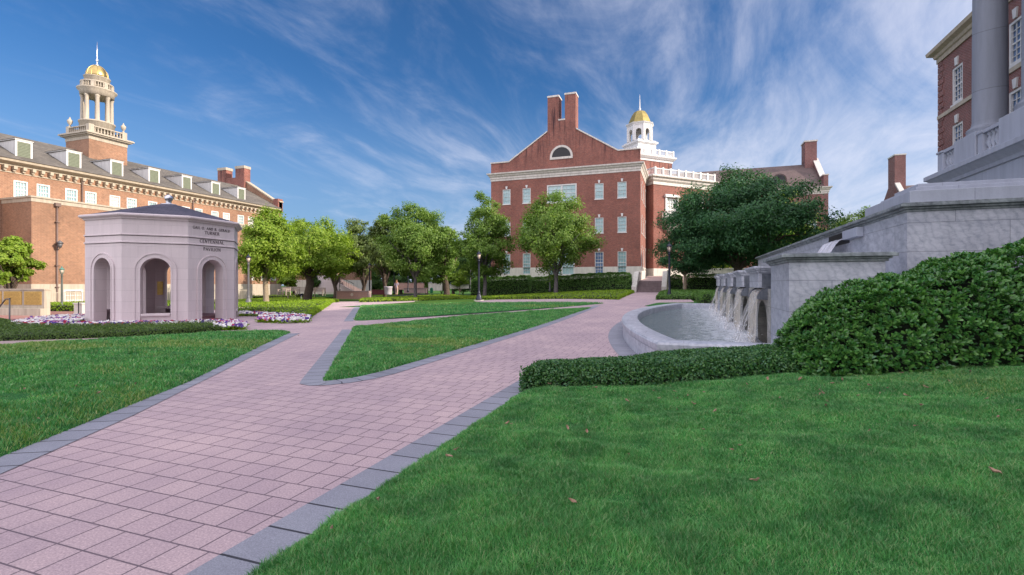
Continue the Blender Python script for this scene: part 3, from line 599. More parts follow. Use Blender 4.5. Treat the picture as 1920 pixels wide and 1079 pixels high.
# ------------------------------------------------------------------ octagonal pavilion
def pavilion():
    cx, cy, R = -21.0, 15.1, 2.75
    root = thing('pavilion', 'pale octagonal stone pavilion with round arches, slate roof and carved letters, left of the path', 'pavilion', (cx, cy, 0))
    w_ = 2*R*sin(pi/8); ap = R*cos(pi/8); T = .42; wi = 2*(ap-T)*math.tan(pi/8)
    zs, hw, z1 = 2.02, .48, 3.98
    walls = MB(); arch = MB(); bands = MB(); sills = MB(); cop = MB(); seat = MB(); rec = MB()
    for k in range(8):
        a = k*pi/4; n = (cos(a), sin(a)); t = (-sin(a), cos(a)); O = (cx+n[0]*ap-t[0]*w_/2, cy+n[1]*ap-t[1]*w_/2); f = FR(O, t, n)
        sill = .36 if k in (7, 3, 1, 5) else 0
        um = w_/2; A = [(um+hw*cos(th), zs+hw*sin(th)) for th in np.linspace(0, pi, 17)]
        for d, lo, hi in ((0, 0, w_), (-T, (w_-wi)/2, (w_+wi)/2)):
            walls.face([f.p(lo, d, 0), f.p(um-hw, d, 0), f.p(um-hw, d, zs), f.p(lo, d, zs)]); walls.face([f.p(um+hw, d, 0), f.p(hi, d, 0), f.p(hi, d, zs), f.p(um+hw, d, zs)])
            walls.face([f.p(lo, d, zs), f.p(um-hw, d, zs), f.p(um-hw, d, z1), f.p(lo, d, z1)]); walls.face([f.p(um+hw, d, zs), f.p(hi, d, zs), f.p(hi, d, z1), f.p(um+hw, d, z1)])
            for (a0, b0), (a1, b1) in zip(A, A[1:]): walls.face([f.p(a0, d, b0), f.p(a0, d, z1), f.p(a1, d, z1), f.p(a1, d, b1)])
        walls.m = 0; P = [(um+hw, 0)]+A+[(um-hw, 0)]
        for (a0, b0), (a1, b1) in zip(P, P[1:]): walls.face([f.p(a0, 0, b0), f.p(a1, 0, b1), f.p(a1, -T, b1), f.p(a0, -T, b0)], smooth=False)
        for (r0, r1, dd) in ((hw+.002, hw+.055, .035), (hw+.055, hw+.16, .018), (hw+.16, hw+.20, .045)):
            th = np.linspace(0, pi, 21); I = [(um+r0, .0)]+[(um+r0*cos(q), zs+r0*sin(q)) for q in th]+[(um-r0, .0)]; Q = [(um+r1, .0)]+[(um+r1*cos(q), zs+r1*sin(q)) for q in th]+[(um-r1, .0)]
            for i in range(len(I)-1):
                a0, a1, b0, b1 = I[i], I[i+1], Q[i], Q[i+1]
                arch.face([f.p(a0[0], dd, a0[1]), f.p(b0[0], dd, b0[1]), f.p(b1[0], dd, b1[1]), f.p(a1[0], dd, a1[1])])
                arch.face([f.p(b0[0], dd, b0[1]), f.p(b0[0], 0, b0[1]), f.p(b1[0], 0, b1[1]), f.p(b1[0], dd, b1[1])]); arch.face([f.p(a0[0], 0, a0[1]), f.p(a0[0], dd, a0[1]), f.p(a1[0], dd, a1[1]), f.p(a1[0], 0, a1[1])])
        mt = math.tan(pi/8)
        for zb in (3.07, 3.36): bands.dprism(f, [(0, zb), (.035, zb), (.035, zb+.045), (0, zb+.06)], 0, w_, mt, mt)
        for zb in (3.045, 3.335): rec.dprism(f, [(0, zb), (.006, zb), (.006, zb+.025), (0, zb+.025)], 0, w_, mt, mt)
        cop.dprism(f, [(-T, z1), (.05, z1), (.07, z1+.05), (.16, z1+.09), (.19, z1+.12), (.19, z1+.17), (.14, z1+.2), (-T, z1+.2)], 0, w_, mt, mt)
        if sill:
            walls.obox(f, um-hw+.003, um+hw-.003, -T+.03, -.04, 0, sill-.1); sq = MB(); sq.obox(f, um-hw+.01, um+hw-.01, -T-.02, .05, sill-.1, sill); sq.build('sill', M['limestone'], root, bevel=.02)
    walls.build('wall', M['limestone'], root, fix=True); arch.build('arch_moulding', M['limestone'], root); bands.build('string_course', M['limestone'], root); rec.build('groove', M['groove'], root); cop.build('cornice', M['limestone'], root)
    r = MB(); oc = lambda R_, z: [(cx+R_*cos(pi/8+k*pi/4), cy+R_*sin(pi/8+k*pi/4), z) for k in range(8)]
    lo, hi, tp = oc(R+.12, z1+.19), oc(.55, 4.86), oc(.18, 4.95)
    for k in range(8):
        j = (k+1) % 8; r.face([lo[k], lo[j], hi[j], hi[k]]); r.face([hi[k], hi[j], tp[j], tp[k]])
    r.face(tp); roof = r.build('roof', M['slate_blue'], root, fix=False)
    b = MB(); b.lathe(cx, cy, [(.30, 4.90), (.30, 4.94), (.13, 4.97), (.09, 5.02), (.12, 5.05)]+[(.16*sin(t), 5.2-.16*cos(t)) for t in np.linspace(.7, pi-.02, 10)], 20); b.build('ball_finial', M['steel'], roof)
    ceil = MB(); ceil.prism([(x, y) for x, y, z in oc(R-T*1.0, 0)], 3.55, 3.65); ceil.build('ceiling', M['limestone'], root)
    fl = MB(); fl.prism([(x, y) for x, y, z in oc(R-.03, 0)], -.02, .05); fl.prism([(x, y) for x, y, z in oc(R-.75, 0)], .05, .14); fl.build('floor', M['pink_floor'], root)
    # bench slabs inside against the walls with sills
    for k in (3, 5):
        a = k*pi/4; n = (cos(a), sin(a)); t = (-sin(a), cos(a)); f = FR((cx+n[0]*ap, cy+n[1]*ap), t, n); q = MB(); q.obox(f, -.7, .7, -T-.5, -T-.02, .38, .48); q.obox(f, -.55, -.4, -T-.45, -T-.05, .05, .38); q.obox(f, .4, .55, -T-.45, -T-.05, .05, .38); q.build('seat', M['limestone'], root, bevel=.01)
    # bronze tablet on an inner pier
    a = 3*pi/4; n = (cos(a), sin(a)); t = (-sin(a), cos(a)); f = FR((cx+n[0]*(ap-T), cy+n[1]*(ap-T)), t, n); q = MB(); q.obox(f, .56, .78, -.05, -.01, 1.0, 1.62); q.build('tablet', M['bronze'], root)
    # carved inscription on the face towards the fountain (+X)
    G_ = {'G': (.85, [('c', .45, .5, .42, .5, 40, 330), (.86, .0, .86, .42), (.6, .42, .95, .42)]), 'A': (.95, [(.08, 0, .48, 1), (.48, 1, .9, 0, 1), (.22, .36, .75, .36)]), 'I': (.42, [(.2, 0, .2, 1, 1)]), 'L': (.72, [(.2, 0, .2, 1, 1), (.2, .02, .72, .02), (.72, .02, .72, .2)]),
          'O': (.98, [('c', .5, .5, .43, .5, 0, 360)]), 'N': (1.0, [(.18, 0, .18, 1), (.18, 1, .85, 0, 1), (.85, 0, .85, 1)]), 'D': (.95, [(.18, 0, .18, 1, 1), ('c', .2, .5, .65, .5, -90, 90)]), 'R': (.88, [(.18, 0, .18, 1, 1), ('c', .35, .75, .35, .25, -90, 90), (.18, 1, .38, 1), (.18, .5, .38, .5), (.45, .5, .88, 0, 1)]),
          'E': (.75, [(.18, 0, .18, 1, 1), (.18, .02, .7, .02), (.18, .5, .6, .5), (.18, .98, .68, .98), (.7, .02, .7, .2), (.68, .8, .68, .98)]), 'T': (.85, [(.43, 0, .43, 1, 1), (.03, .98, .83, .98), (.03, .8, .03, .98), (.83, .8, .83, .98)]), 'U': (.95, [(.18, .3, .18, 1, 1), (.8, .3, .8, 1), ('c', .49, .32, .31, .32, 180, 360)]),
          'C': (.85, [('c', .47, .5, .42, .5, 45, 315)]), 'P': (.78, [(.18, 0, .18, 1, 1), ('c', .35, .74, .36, .26, -90, 90), (.18, 1, .38, 1), (.18, .48, .38, .48)]), 'V': (.92, [(.06, 1, .46, 0, 1), (.46, 0, .86, 1)]), '.': (.35, [(.1, .0, .1, .12, 1)]), ' ': (.5, [])}
    f = FR((cx+ap, cy-w_/2), (0, 1), (1, 0)); ins = MB()
    def seg(x0, z0, x1, z1_, th):
        d = Vector((x1-x0, z1_-z0)); l = d.length
        if l < 1e-6: return
        d /= l; q = Vector((-d.y, d.x))*th/2; ins.uprism(f, [(x0+q.x, z0+q.y), (x0-q.x, z0-q.y), (x1-q.x, z1_-q.y), (x1+q.x, z1_+q.y)], .002, .008)
    def line(txt, zc, h):
        W = sum(G_[ch][0]+.16 for ch in txt)*h*.86; u = w_/2-W/2
        for ch in txt:
            wd, st = G_[ch]
            for q in st:
                if q[0] == 'c':
                    _, ax, az_, rx, rz, a0, a1 = q; th = np.radians(np.linspace(a0, a1, 11)); pp = [(u+(ax+rx*cos(v))*h*.86, zc-h/2+(az_+rz*sin(v))*h) for v in th]
                    for (p0, p1, v) in zip(pp, pp[1:], th): seg(*p0, *p1, h*(.08+.11*abs(cos(v))))
                else:
                    x0, y0, x1, y1 = q[:4]; th = h*(.19 if len(q) > 4 else .10); X0, X1, Z0, Z1 = u+x0*h*.86, u+x1*h*.86, zc-h/2+y0*h, zc-h/2+y1*h; seg(X0, Z0, X1, Z1, th)
                    if abs(y1-y0) > .9:
                        for xx, zz_ in ((X0, Z0), (X1, Z1)): seg(xx-h*.13, zz_, xx+h*.13, zz_, h*.04)
            u += (wd+.16)*h*.86
    line('GAIL O. AND R. GERALD', 3.77, .105); line('TURNER', 3.60, .125); line('CENTENNIAL', 3.25, .13); line('PAVILION', 2.93, .125)
    ins.build('inscription', M['letter'], root, fix=False)
    return root
pavilion()

# ------------------------------------------------------------------ fountain
def fountain():
    root = thing('fountain', 'grey marble cascade fountain with curved basin and five spouts pouring over arches', 'fountain', (1.6, 18.5, 0))
    # basin rim : loft of profile along the outline
    out = [(1.62, 9.0), (-.42, 9.0)]+[(arcx(y), y) for y in np.linspace(9.35, 27.35, 40)]+[(-.42, 27.7), (1.62, 27.7)]
    prof = [(0.0, -.06), (.0, .30), (-.03, .34), (-.035, .44), (-.01, .475), (.04, .485), (.40, .485), (.44, .46), (.44, -.06)]   # (inward, z)
    rings = []
    for i, p in enumerate(out):
        p = Vector(p); a = Vector(out[max(i-1, 0)]); b = Vector(out[min(i+1, len(out)-1)])
        t1 = (p-a).normalized() if i else (b-p).normalized(); t2 = (b-p).normalized() if i < len(out)-1 else t1
        t = (t1+t2).normalized(); n = Vector((t.y, -t.x)); k = 1/max(.5, n.dot(Vector((t1.y, -t1.x))))
        rings.append([(p.x+n.x*q*k, p.y+n.y*q*k, z) for q, z in prof])
    m = MB()
    for A, B in zip(rings, rings[1:]):
        for j in range(len(prof)-1): m.face([A[j], A[j+1], B[j+1], B[j]], smooth=True)
    o = m.build('basin', M['marble'], root); mm = o.modifiers.new('e', 'EDGE_SPLIT'); mm.split_angle = radians(35)
    bed = MB(); bed.prism([(x+.2 if x < 1 else x, y) for x, y in out], -.05, .04); bed.build('basin_floor', M['marble_dark'], root)
    fw = FR((1.64, 9.15), (0, 1), (-1, 0)); sp_y = [12.1, 15.25, 18.4, 21.55, 24.7]
    # pierced lower wall with arches
    wl = MB(); L_ = 16.6; a_h, a_s = .74, .62; z1 = 1.40
    us = [y-9.15 for y in sp_y]; edges = [1.80]
    for i, u in enumerate(us):
        lo = 1.80 if i == 0 else (us[i-1]+u)/2; hi = L_ if i == 4 else (u+us[i+1])/2
        A = [(u+a_h*.92*cos(t), a_s+.52*sin(t)) for t in np.linspace(pi, 0, 15)]
        for x0, x1, zlo in ((lo, u-a_h*.92, 0), (u+a_h*.92, hi, 0)): wl.face([fw.p(x0, 0, zlo), fw.p(x1, 0, zlo), fw.p(x1, 0, z1), fw.p(x0, 0, z1)])
        for p0, p1 in zip(A, A[1:]): wl.face([fw.p(p0[0], 0, p0[1]), fw.p(p1[0], 0, p1[1]), fw.p(p1[0], 0, z1), fw.p(p0[0], 0, z1)])
        P = [(u-a_h*.92, 0)]+A+[(u+a_h*.92, 0)]
        for p0, p1 in zip(P, P[1:]): wl.face([fw.p(p0[0], 0, p0[1]), fw.p(p1[0], 0, p1[1]), fw.p(p1[0], -.6, p1[1]), fw.p(p0[0], -.6, p0[1])])
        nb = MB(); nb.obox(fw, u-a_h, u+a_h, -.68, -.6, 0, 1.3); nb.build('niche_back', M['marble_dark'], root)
    wl.face([fw.p(1.8, 0, z1), fw.p(L_, 0, z1), fw.p(L_, -1.2, z1), fw.p(1.8, -1.2, z1)])
    wl.build('arcade_wall', M['marble_wet'], root)
    def cap(m, x0, x1, y0, y1, z0, h=.12, o=.1):
        m.box(x0-o*.35, x1+o*.35, y0-o*.35, y1+o*.35, z0, z0+h*.35); m.box(x0-o*.7, x1+o*.7, y0-o*.7, y1+o*.7, z0+h*.35, z0+h*.62); m.box(x0-o, x1+o, y0-o, y1+o, z0+h*.62, z0+h)
    # spouts: pedestal with cap, hood and water
    ped0 = None
    for i, y in enumerate(sp_y):
        pm = MB(); pm.box(1.47, 2.5, y-.74, y+.74, 1.42, 1.74); pm.m = 1; cap(pm, 1.47, 2.5, y-.74, y+.74, 1.74, .13, .10)
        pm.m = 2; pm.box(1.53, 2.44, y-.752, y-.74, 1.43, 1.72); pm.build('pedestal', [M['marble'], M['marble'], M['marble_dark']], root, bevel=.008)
        hm = MB(); prof = [(1.66+.0, 1.30)]+[(1.60-.40*sin(t), 1.20+.34*cos(t)) for t in np.linspace(0, pi/2, 8)]+[(1.26, 1.20)]+[(1.58-.32*sin(t), 1.20+.24*cos(t)) for t in np.linspace(pi/2, 0, 8)][::1]+[(1.66, 1.44)]
        outer = [(1.64, 1.56)]+[(1.62-.40*sin(t), 1.20+.36*cos(t)) for t in np.linspace(0, pi/2, 9)]; inner = [(1.62-.30*sin(t), 1.20+.25*cos(t)) for t in np.linspace(pi/2, 0, 9)]+[(1.64, 1.45)]
        pr = outer+inner
        for y0, y1 in ((y-.78, y-.66), (y+.66, y+.78)):
            q = [(1.72, 1.44)]+[(1.68-.24*sin(t), 1.19+.24*cos(t)) for t in np.linspace(0, pi/2, 9)]+[(1.72, 1.16)]; hm.extr([(x, y0, z) for x, z in q], [(x, y1, z) for x, z in q])
        q = [(1.72, 1.40)]+[(1.68-.20*sin(t), 1.18+.20*cos(t)) for t in np.linspace(0, pi/2, 8)]+[(1.72, 1.16)]; hm.extr([(x, y-.66, z) for x, z in q], [(x, y+.66, z) for x, z in q])
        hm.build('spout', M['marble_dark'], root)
        # the falling sheet
        for lay, (x_out, drop, spread, mt) in enumerate(((.05, .0, .02, 'fall'), (.34, .02, -.10, 'fall_w'))):
            nu, nv = 22, 20; V = []; F = []
            for b in range(nv+1):
                t = b/nv
                if t < .2: th_ = t/.2*pi/2; X_ = 1.68-(.225+.012*lay)*sin(th_); z = 1.18+(.225+.012*lay)*cos(th_)
                else: q_ = (t-.2)/.8; X_ = 1.455-.012*lay-x_out*q_**(.6 if lay == 0 else 1.1); z = 1.18-.96*q_
                for a_ in range(nu+1):
                    u = (a_/nu-.5)*2; w_ = .05*float(vnoise(np.array([u*5+i*9.+lay*40]), np.array([t*1.5+3]), 4)[0]-.5)*(t*1.6)
                    V.append((X_+w_+.010*math.sin(u*31+i), y+u*(.69+spread*max(0, t-.2)), z))
            for b in range(nv):
                for a_ in range(nu):
                    k = b*(nu+1)+a_; F.append((k, k+1, k+nu+2, k+nu+1))
            me = bpy.data.meshes.new('falling_water'); me.from_pydata(V, [], F); me.polygons.foreach_set('use_smooth', [True]*len(F)); uv = me.uv_layers.new(name='UVMap')
            for l in me.loops: k = l.vertex_index; uv.data[l.index].uv = ((k % (nu+1))/nu*1.3+i*3.3, (k//(nu+1))/nv*1.3)
            me.transform(Matrix.Translation((-1.6, -18.5, 0))); me.materials.append(M['fall'] if lay == 0 else M['spray']); fo = bpy.data.objects.new('falling_water', me); COL.objects.link(fo); fo.parent = root; tag(fo, kind='stuff')
        # splash drops
        n = 900; r = rng.exponential(.13, n); P = np.stack([1.28+rng.normal(0, .14, n)-1.6, y+rng.uniform(-.62, .62, n)-18.5, .22+np.abs(r)*.8], 1)
        so = cards('splash', P, rng.normal(0, 1, (n, 3)), .022, M['white_drop'], parent=root, aspect=.8); tag(so, kind='stuff')
    # end piers
    for y0, y1, bx in ((9.15, 10.95, 2.97), (25.75, 27.5, 2.97)):
        pm = MB(); pm.box(1.64, bx, y0, y1, -.05, 1.86); pm.m = 1
        for q, (z0_, z1_, o_) in enumerate(((1.86, 1.90, .035), (1.90, 1.935, .07), (1.935, 1.985, .13), (1.985, 2.0, .10))): pm.box(1.64-o_, bx+o_, y0-o_, y1+o_, z0_, z1_)
        pm.build('end_pier', [M['marble'], M['moulding']], root, bevel=.006)
    up = MB(); up.box(2.5, 2.97, 10.95, 25.75, -.05, 1.62); up.box(2.97, 3.79, 9.6, 29.0, -.05, 1.30); up.build('upper_trough', M['marble_wet'], root)
    return root
M['white_drop'] = simple('water_drops', (.85, .86, .9), .3, 0, .1)
fountain()
wpoly = [(1.62, 9.3), (-.1, 9.3)]+[(arcx(y)+.3, y) for y in np.linspace(9.6, 27.1, 24)]+[(-.1, 27.4), (1.62, 27.4)]
wb = MB(); wb.face([(x, y, .23) for x, y in wpoly]); tag(wb.build('water', M['water'], fix=False), kind='structure')
tw = MB(); tw.face([(2.0, 11.0, 1.63), (3.78, 11.0, 1.63), (3.78, 28, 1.63), (2.0, 28, 1.63)]) ; tag(tw.build('water', M['water'], fix=False), kind='structure')

# ------------------------------------------------------------------ terrace (stair cheek) wall beside the fountain
def terrace():
    root = thing('terrace_wall', 'stepped grey marble terrace wall with moulded lip rising behind the fountain', 'wall', (3.8, 10.7, 0))
    m = MB(); m.box(3.8, 16, 10.7, 29.5, -.1, 2.80); m.build('wall', M['marble'], root)
    lip = MB()
    for z0, z1, o in ((2.80, 2.84, .03), (2.84, 2.88, .08), (2.88, 2.925, .14), (2.925, 2.955, .11)): lip.box(3.8-o, 16, 10.7-o, 29.5+o, z0, z1)
    lip.build('lip_moulding', M['moulding'], root, bevel=.008)
    t = MB(); t.box(3.86, 16, 10.76, 13.1, 2.955, 3.19); t.box(4.15, 16, 11.3, 13.08, 3.19, 3.34); t.box(4.4, 9.2, 11.9, 13.06, 3.34, 3.50)
    t.build('upper_steps', M['concrete'], root, bevel=.012)
    # slot outlet with a stone chute and its water
    sl_ = MB(); f = FR((3.8, 0), (0, 1), (-1, 0)); y0, _ = onX(1593, 450, 3.8); y1, _ = onX(1556, 450, 3.8); sl_.obox(f, y0, y1+.1, -.1, .004, 2.50, 2.795); sl_.build('outlet_slot', M['dark'], root)
    ch = MB(); ch.obox(f, y0-1.02, y0+.02, .004, .15, 2.57, 2.78); ch.build('chute', M['concrete'], root, bevel=.01)
    V = []; F = []; nu, nv = 12, 12
    for b in range(nv+1):
        t_ = b/nv
        for a_ in range(nu+1): u = a_/nu; V.append((3.76-.62*sqrt(t_)+.02*math.sin(u*19+t_*5)-3.8, y0+.02+u*1.45-10.7, 2.64-1.0*t_+.01*math.sin(u*23)))
    for b in range(nv):
        for a_ in range(nu): k = b*(nu+1)+a_; F.append((k, k+1, k+nu+2, k+nu+1))
    me = bpy.data.meshes.new('falling_water'); me.from_pydata(V, [], F); me.polygons.foreach_set('use_smooth', [True]*len(F)); uv = me.uv_layers.new(name='UVMap')
    for l in me.loops: k = l.vertex_index; uv.data[l.index].uv = ((k % (nu+1))/nu, (k//(nu+1))/nv)
    me.materials.append(M['fall_w']); fo = bpy.data.objects.new('falling_water', me); COL.objects.link(fo); fo.parent = root; tag(fo, kind='stuff')
    lg = MB(); lg.box(2.99, 3.78, 9.62, 10.69, 1.31, 1.36); lg.build('ledge', M['marble_wet'], root)
    return root
terrace()

# ------------------------------------------------------------------ great hall on the right, with podium, columns and portico
def right_hall():
    root = thing('great_hall', 'red brick hall with giant grey columns on a high stone podium at the right edge', 'building', (13.5, 20, 0))
    XB = 13.5; f = FR((XB, 33.9), (0, -1), (-1, 0)); U = lambda y: 33.9-y
    wins = []
    yc = [31.92, 29.5, 27.1, 24.6, 22.2, 19.7, 17.3, 14.8, 12.4, 9.9]
    holes = []
    for y in yc:
        for z0, z1 in ((7.9, 9.9), (11.0, 12.92)): holes.append((U(y)-.53, U(y)+.53, z0, z1))
    wl = MB(); wl.wall(f, 0, 60, -.2, 14.1, holes, .2); wl.face([(XB, 33.9, -.2), (XB+16, 33.9, -.2), (XB+16, 33.9, 14.1), (XB, 33.9, 14.1)]); wl.face([(XB+16, 33.9, -.2), (XB+16, -26, -.2), (XB+16, -26, 14.1), (XB+16, 33.9, 14.1)]); wl.face([(XB, -26, -.2), (XB+16, -26, -.2), (XB+16, -26, 14.1), (XB, -26, 14.1)])
    wl.face([(XB, 33.9, 14.1), (XB+16, 33.9, 14.1), (XB+16, -26, 14.1), (XB, -26, 14.1)])
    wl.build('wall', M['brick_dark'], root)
    for a, b, c, d in holes: window(root, f, a, b, c, d, 3, 6, 'glass_dark', 'white', d=-.1, fw=.11, key=.42, sill=.09)
    bc = MB(); bc.obox(f, -.04, 60, 0, .07, 10.7, 10.9); bc.build('belt_course', M['buff'], root)
    qn = MB(); z = 0; k = 0
    while z < 13.9:
        wq = .62 if k % 2 else .42; qn.obox(f, -.035, wq, -.3, .035, z+.02, z+.32); z += .34; k += 1
    qn.build('quoin', M['brick_dark'], root)
    co = MB(); pr = [(0, 13.85), (.08, 13.85), (.08, 14.1), (.16, 14.15), (.2, 14.3), (.42, 14.42), (.45, 14.6), (0, 14.7)]; co.dprism(f, pr, 0, 60, 1, 0); f2 = FR((XB+16, 33.9), (-1, 0), (0, 1)); co.dprism(f2, pr, 0, 16, 0, 1); co.build('cornice', M['buff_cornice'], root)
    rf = MB(); A = [(XB-.3, 34.2, 14.68), (XB+16.3, 34.2, 14.68), (XB+16.3, -26, 14.68), (XB-.3, -26, 14.68)]; B = [(XB+5, 29, 17.6), (XB+11, 29, 17.6), (XB+11, -20, 17.6), (XB+5, -20, 17.6)]; rf.extr(A, B); rf.build('roof', M['slate'], root)
    rw = MB(); rw.box(21, 40, 33.9, 50, -.2, 17.2); rw.build('shade_wing', M['brick_dark'], root)  # unseen wing added to carry the hall's shadow farther back
    dm = MB(); dm.box(17, 31, 4, 24, 14.6, 21.5); dm.build('shade_attic', M['buff'], root); dm = MB(); dm.lathe(24, 14, [(7.2, 21.5), (7.2, 24), (6.6, 25.5), (5, 28), (2.5, 29.8), (.2, 30.3)], 28); dm.build('drum', M['buff'], root)  # unseen attic and domed drum, added so their shadow covers the pavilion
    # podium
    P = MB(); P.box(9.3, 13.45, -14, 23.4, -.1, 5.55); P.build('podium', M['concrete'], root)
    pc = MB(); fp = FR((9.3, 23.4), (0, -1), (-1, 0)); prp = [(0, 5.22), (.06, 5.22), (.08, 5.34), (.14, 5.40), (.28, 5.52), (.34, 5.54), (.34, 5.70), (.02, 5.78), (0, 5.78)]; pc.dprism(fp, prp, 0, 37, 1, 0); fq = FR((13.45, 23.4), (-1, 0), (0, 1)); pc.dprism(fq, prp, 0, 4.15, 0, 1); pc.box(9.3, 13.4, -14, 23.39, 5.55, 5.78); pc.build('podium_cornice', M['concrete'], root, bevel=.01)
    ped = MB(); bal = MB()
    V = lambda y: 23.4-y
    blocks = [(22.2, 20.8)]
    yk = 21.5; ys = []
    while yk > -10: ys.append(yk); yk -= 2.7
    for y in ys: q = MB(); q.box(9.28, 10.72, y-.7, y+.7, 5.78, 6.66); q.build('pedestal', M['concrete'], root, bevel=.015)
    for y0, y1, n in [(23.0, 22.2, 3)]+[(y-.7-.42, y-2.7+.7, 3) for y in ys[:-1]]:
        bal_f = FR((9.45, y0), (0, -1), (-1, 0)); bal = MB(); balustrade(bal, bal_f, 0, y0-y1, 0, 5.80, .78, max(3, int((y0-y1)/.2)), rw=.26, turned=True); bal.build('balustrade', M['concrete'], root)
    ped.box(9.28, 9.66, 23.0, 23.4, 5.78, 6.5); ped.box(9.24, 9.70, 22.96, 23.44, 6.5, 6.58)
    for y in ys[:-1]: q = MB(); q.box(9.30, 9.62, y-.7-.40, y-.7-.12, 5.78, 6.5); q.box(9.26, 9.66, y-.7-.44, y-.7-.08, 6.5, 6.58); q.build('post', M['concrete'], root)
    bal = MB(); bf = FR((9.7, 23.2), (1, 0), (0, 1)); balustrade(bal, bf, 0, 3.6, 0, 5.80, .78, 14, rw=.22, turned=True)
    ped.build('post', M['concrete'], root, bevel=.015); bal.build('balustrade', M['concrete'], root)
    for y in ys[:9]:
        c = MB(); c.lathe(10.0, y, [(.62, 6.66), (.62, 6.74), (.60, 6.78), (.63, 6.84), (.60, 6.90), (.52, 6.95), (.49, 7.0), (.465, 7.15), (.462, 9.0), (.455, 10.5), (.44, 12.5), (.415, 14.2), (.44, 14.22), (.44, 14.28), (.41, 14.3), (.41, 14.45), (.55, 14.7), (.55, 14.9)], 40)
        tag(c.build('column', M['column'], root), kind=None)
    en = MB(); y0, y1 = -1.2, 22.1; en.box(9.4, XB-.01, y0, y1, 14.9, 16.8); en.extr([(9.4, y0-.5, 16.8), (9.4, y1+.5, 16.8), (9.4, (y0+y1)/2, 21.2)], [(18, y0-.5, 16.8), (18, y1+.5, 16.8), (18, (y0+y1)/2, 21.2)]); en.build('shade_pediment', M['concrete'], root)  # entablature, with an unseen gable added on top for its shadow
    return root
M['column'] = stone_mat('column_stone', (.235, .255, .31), 50, 2.05, .62, rough=.75, streak=.18, ms=.012)
right_hall()

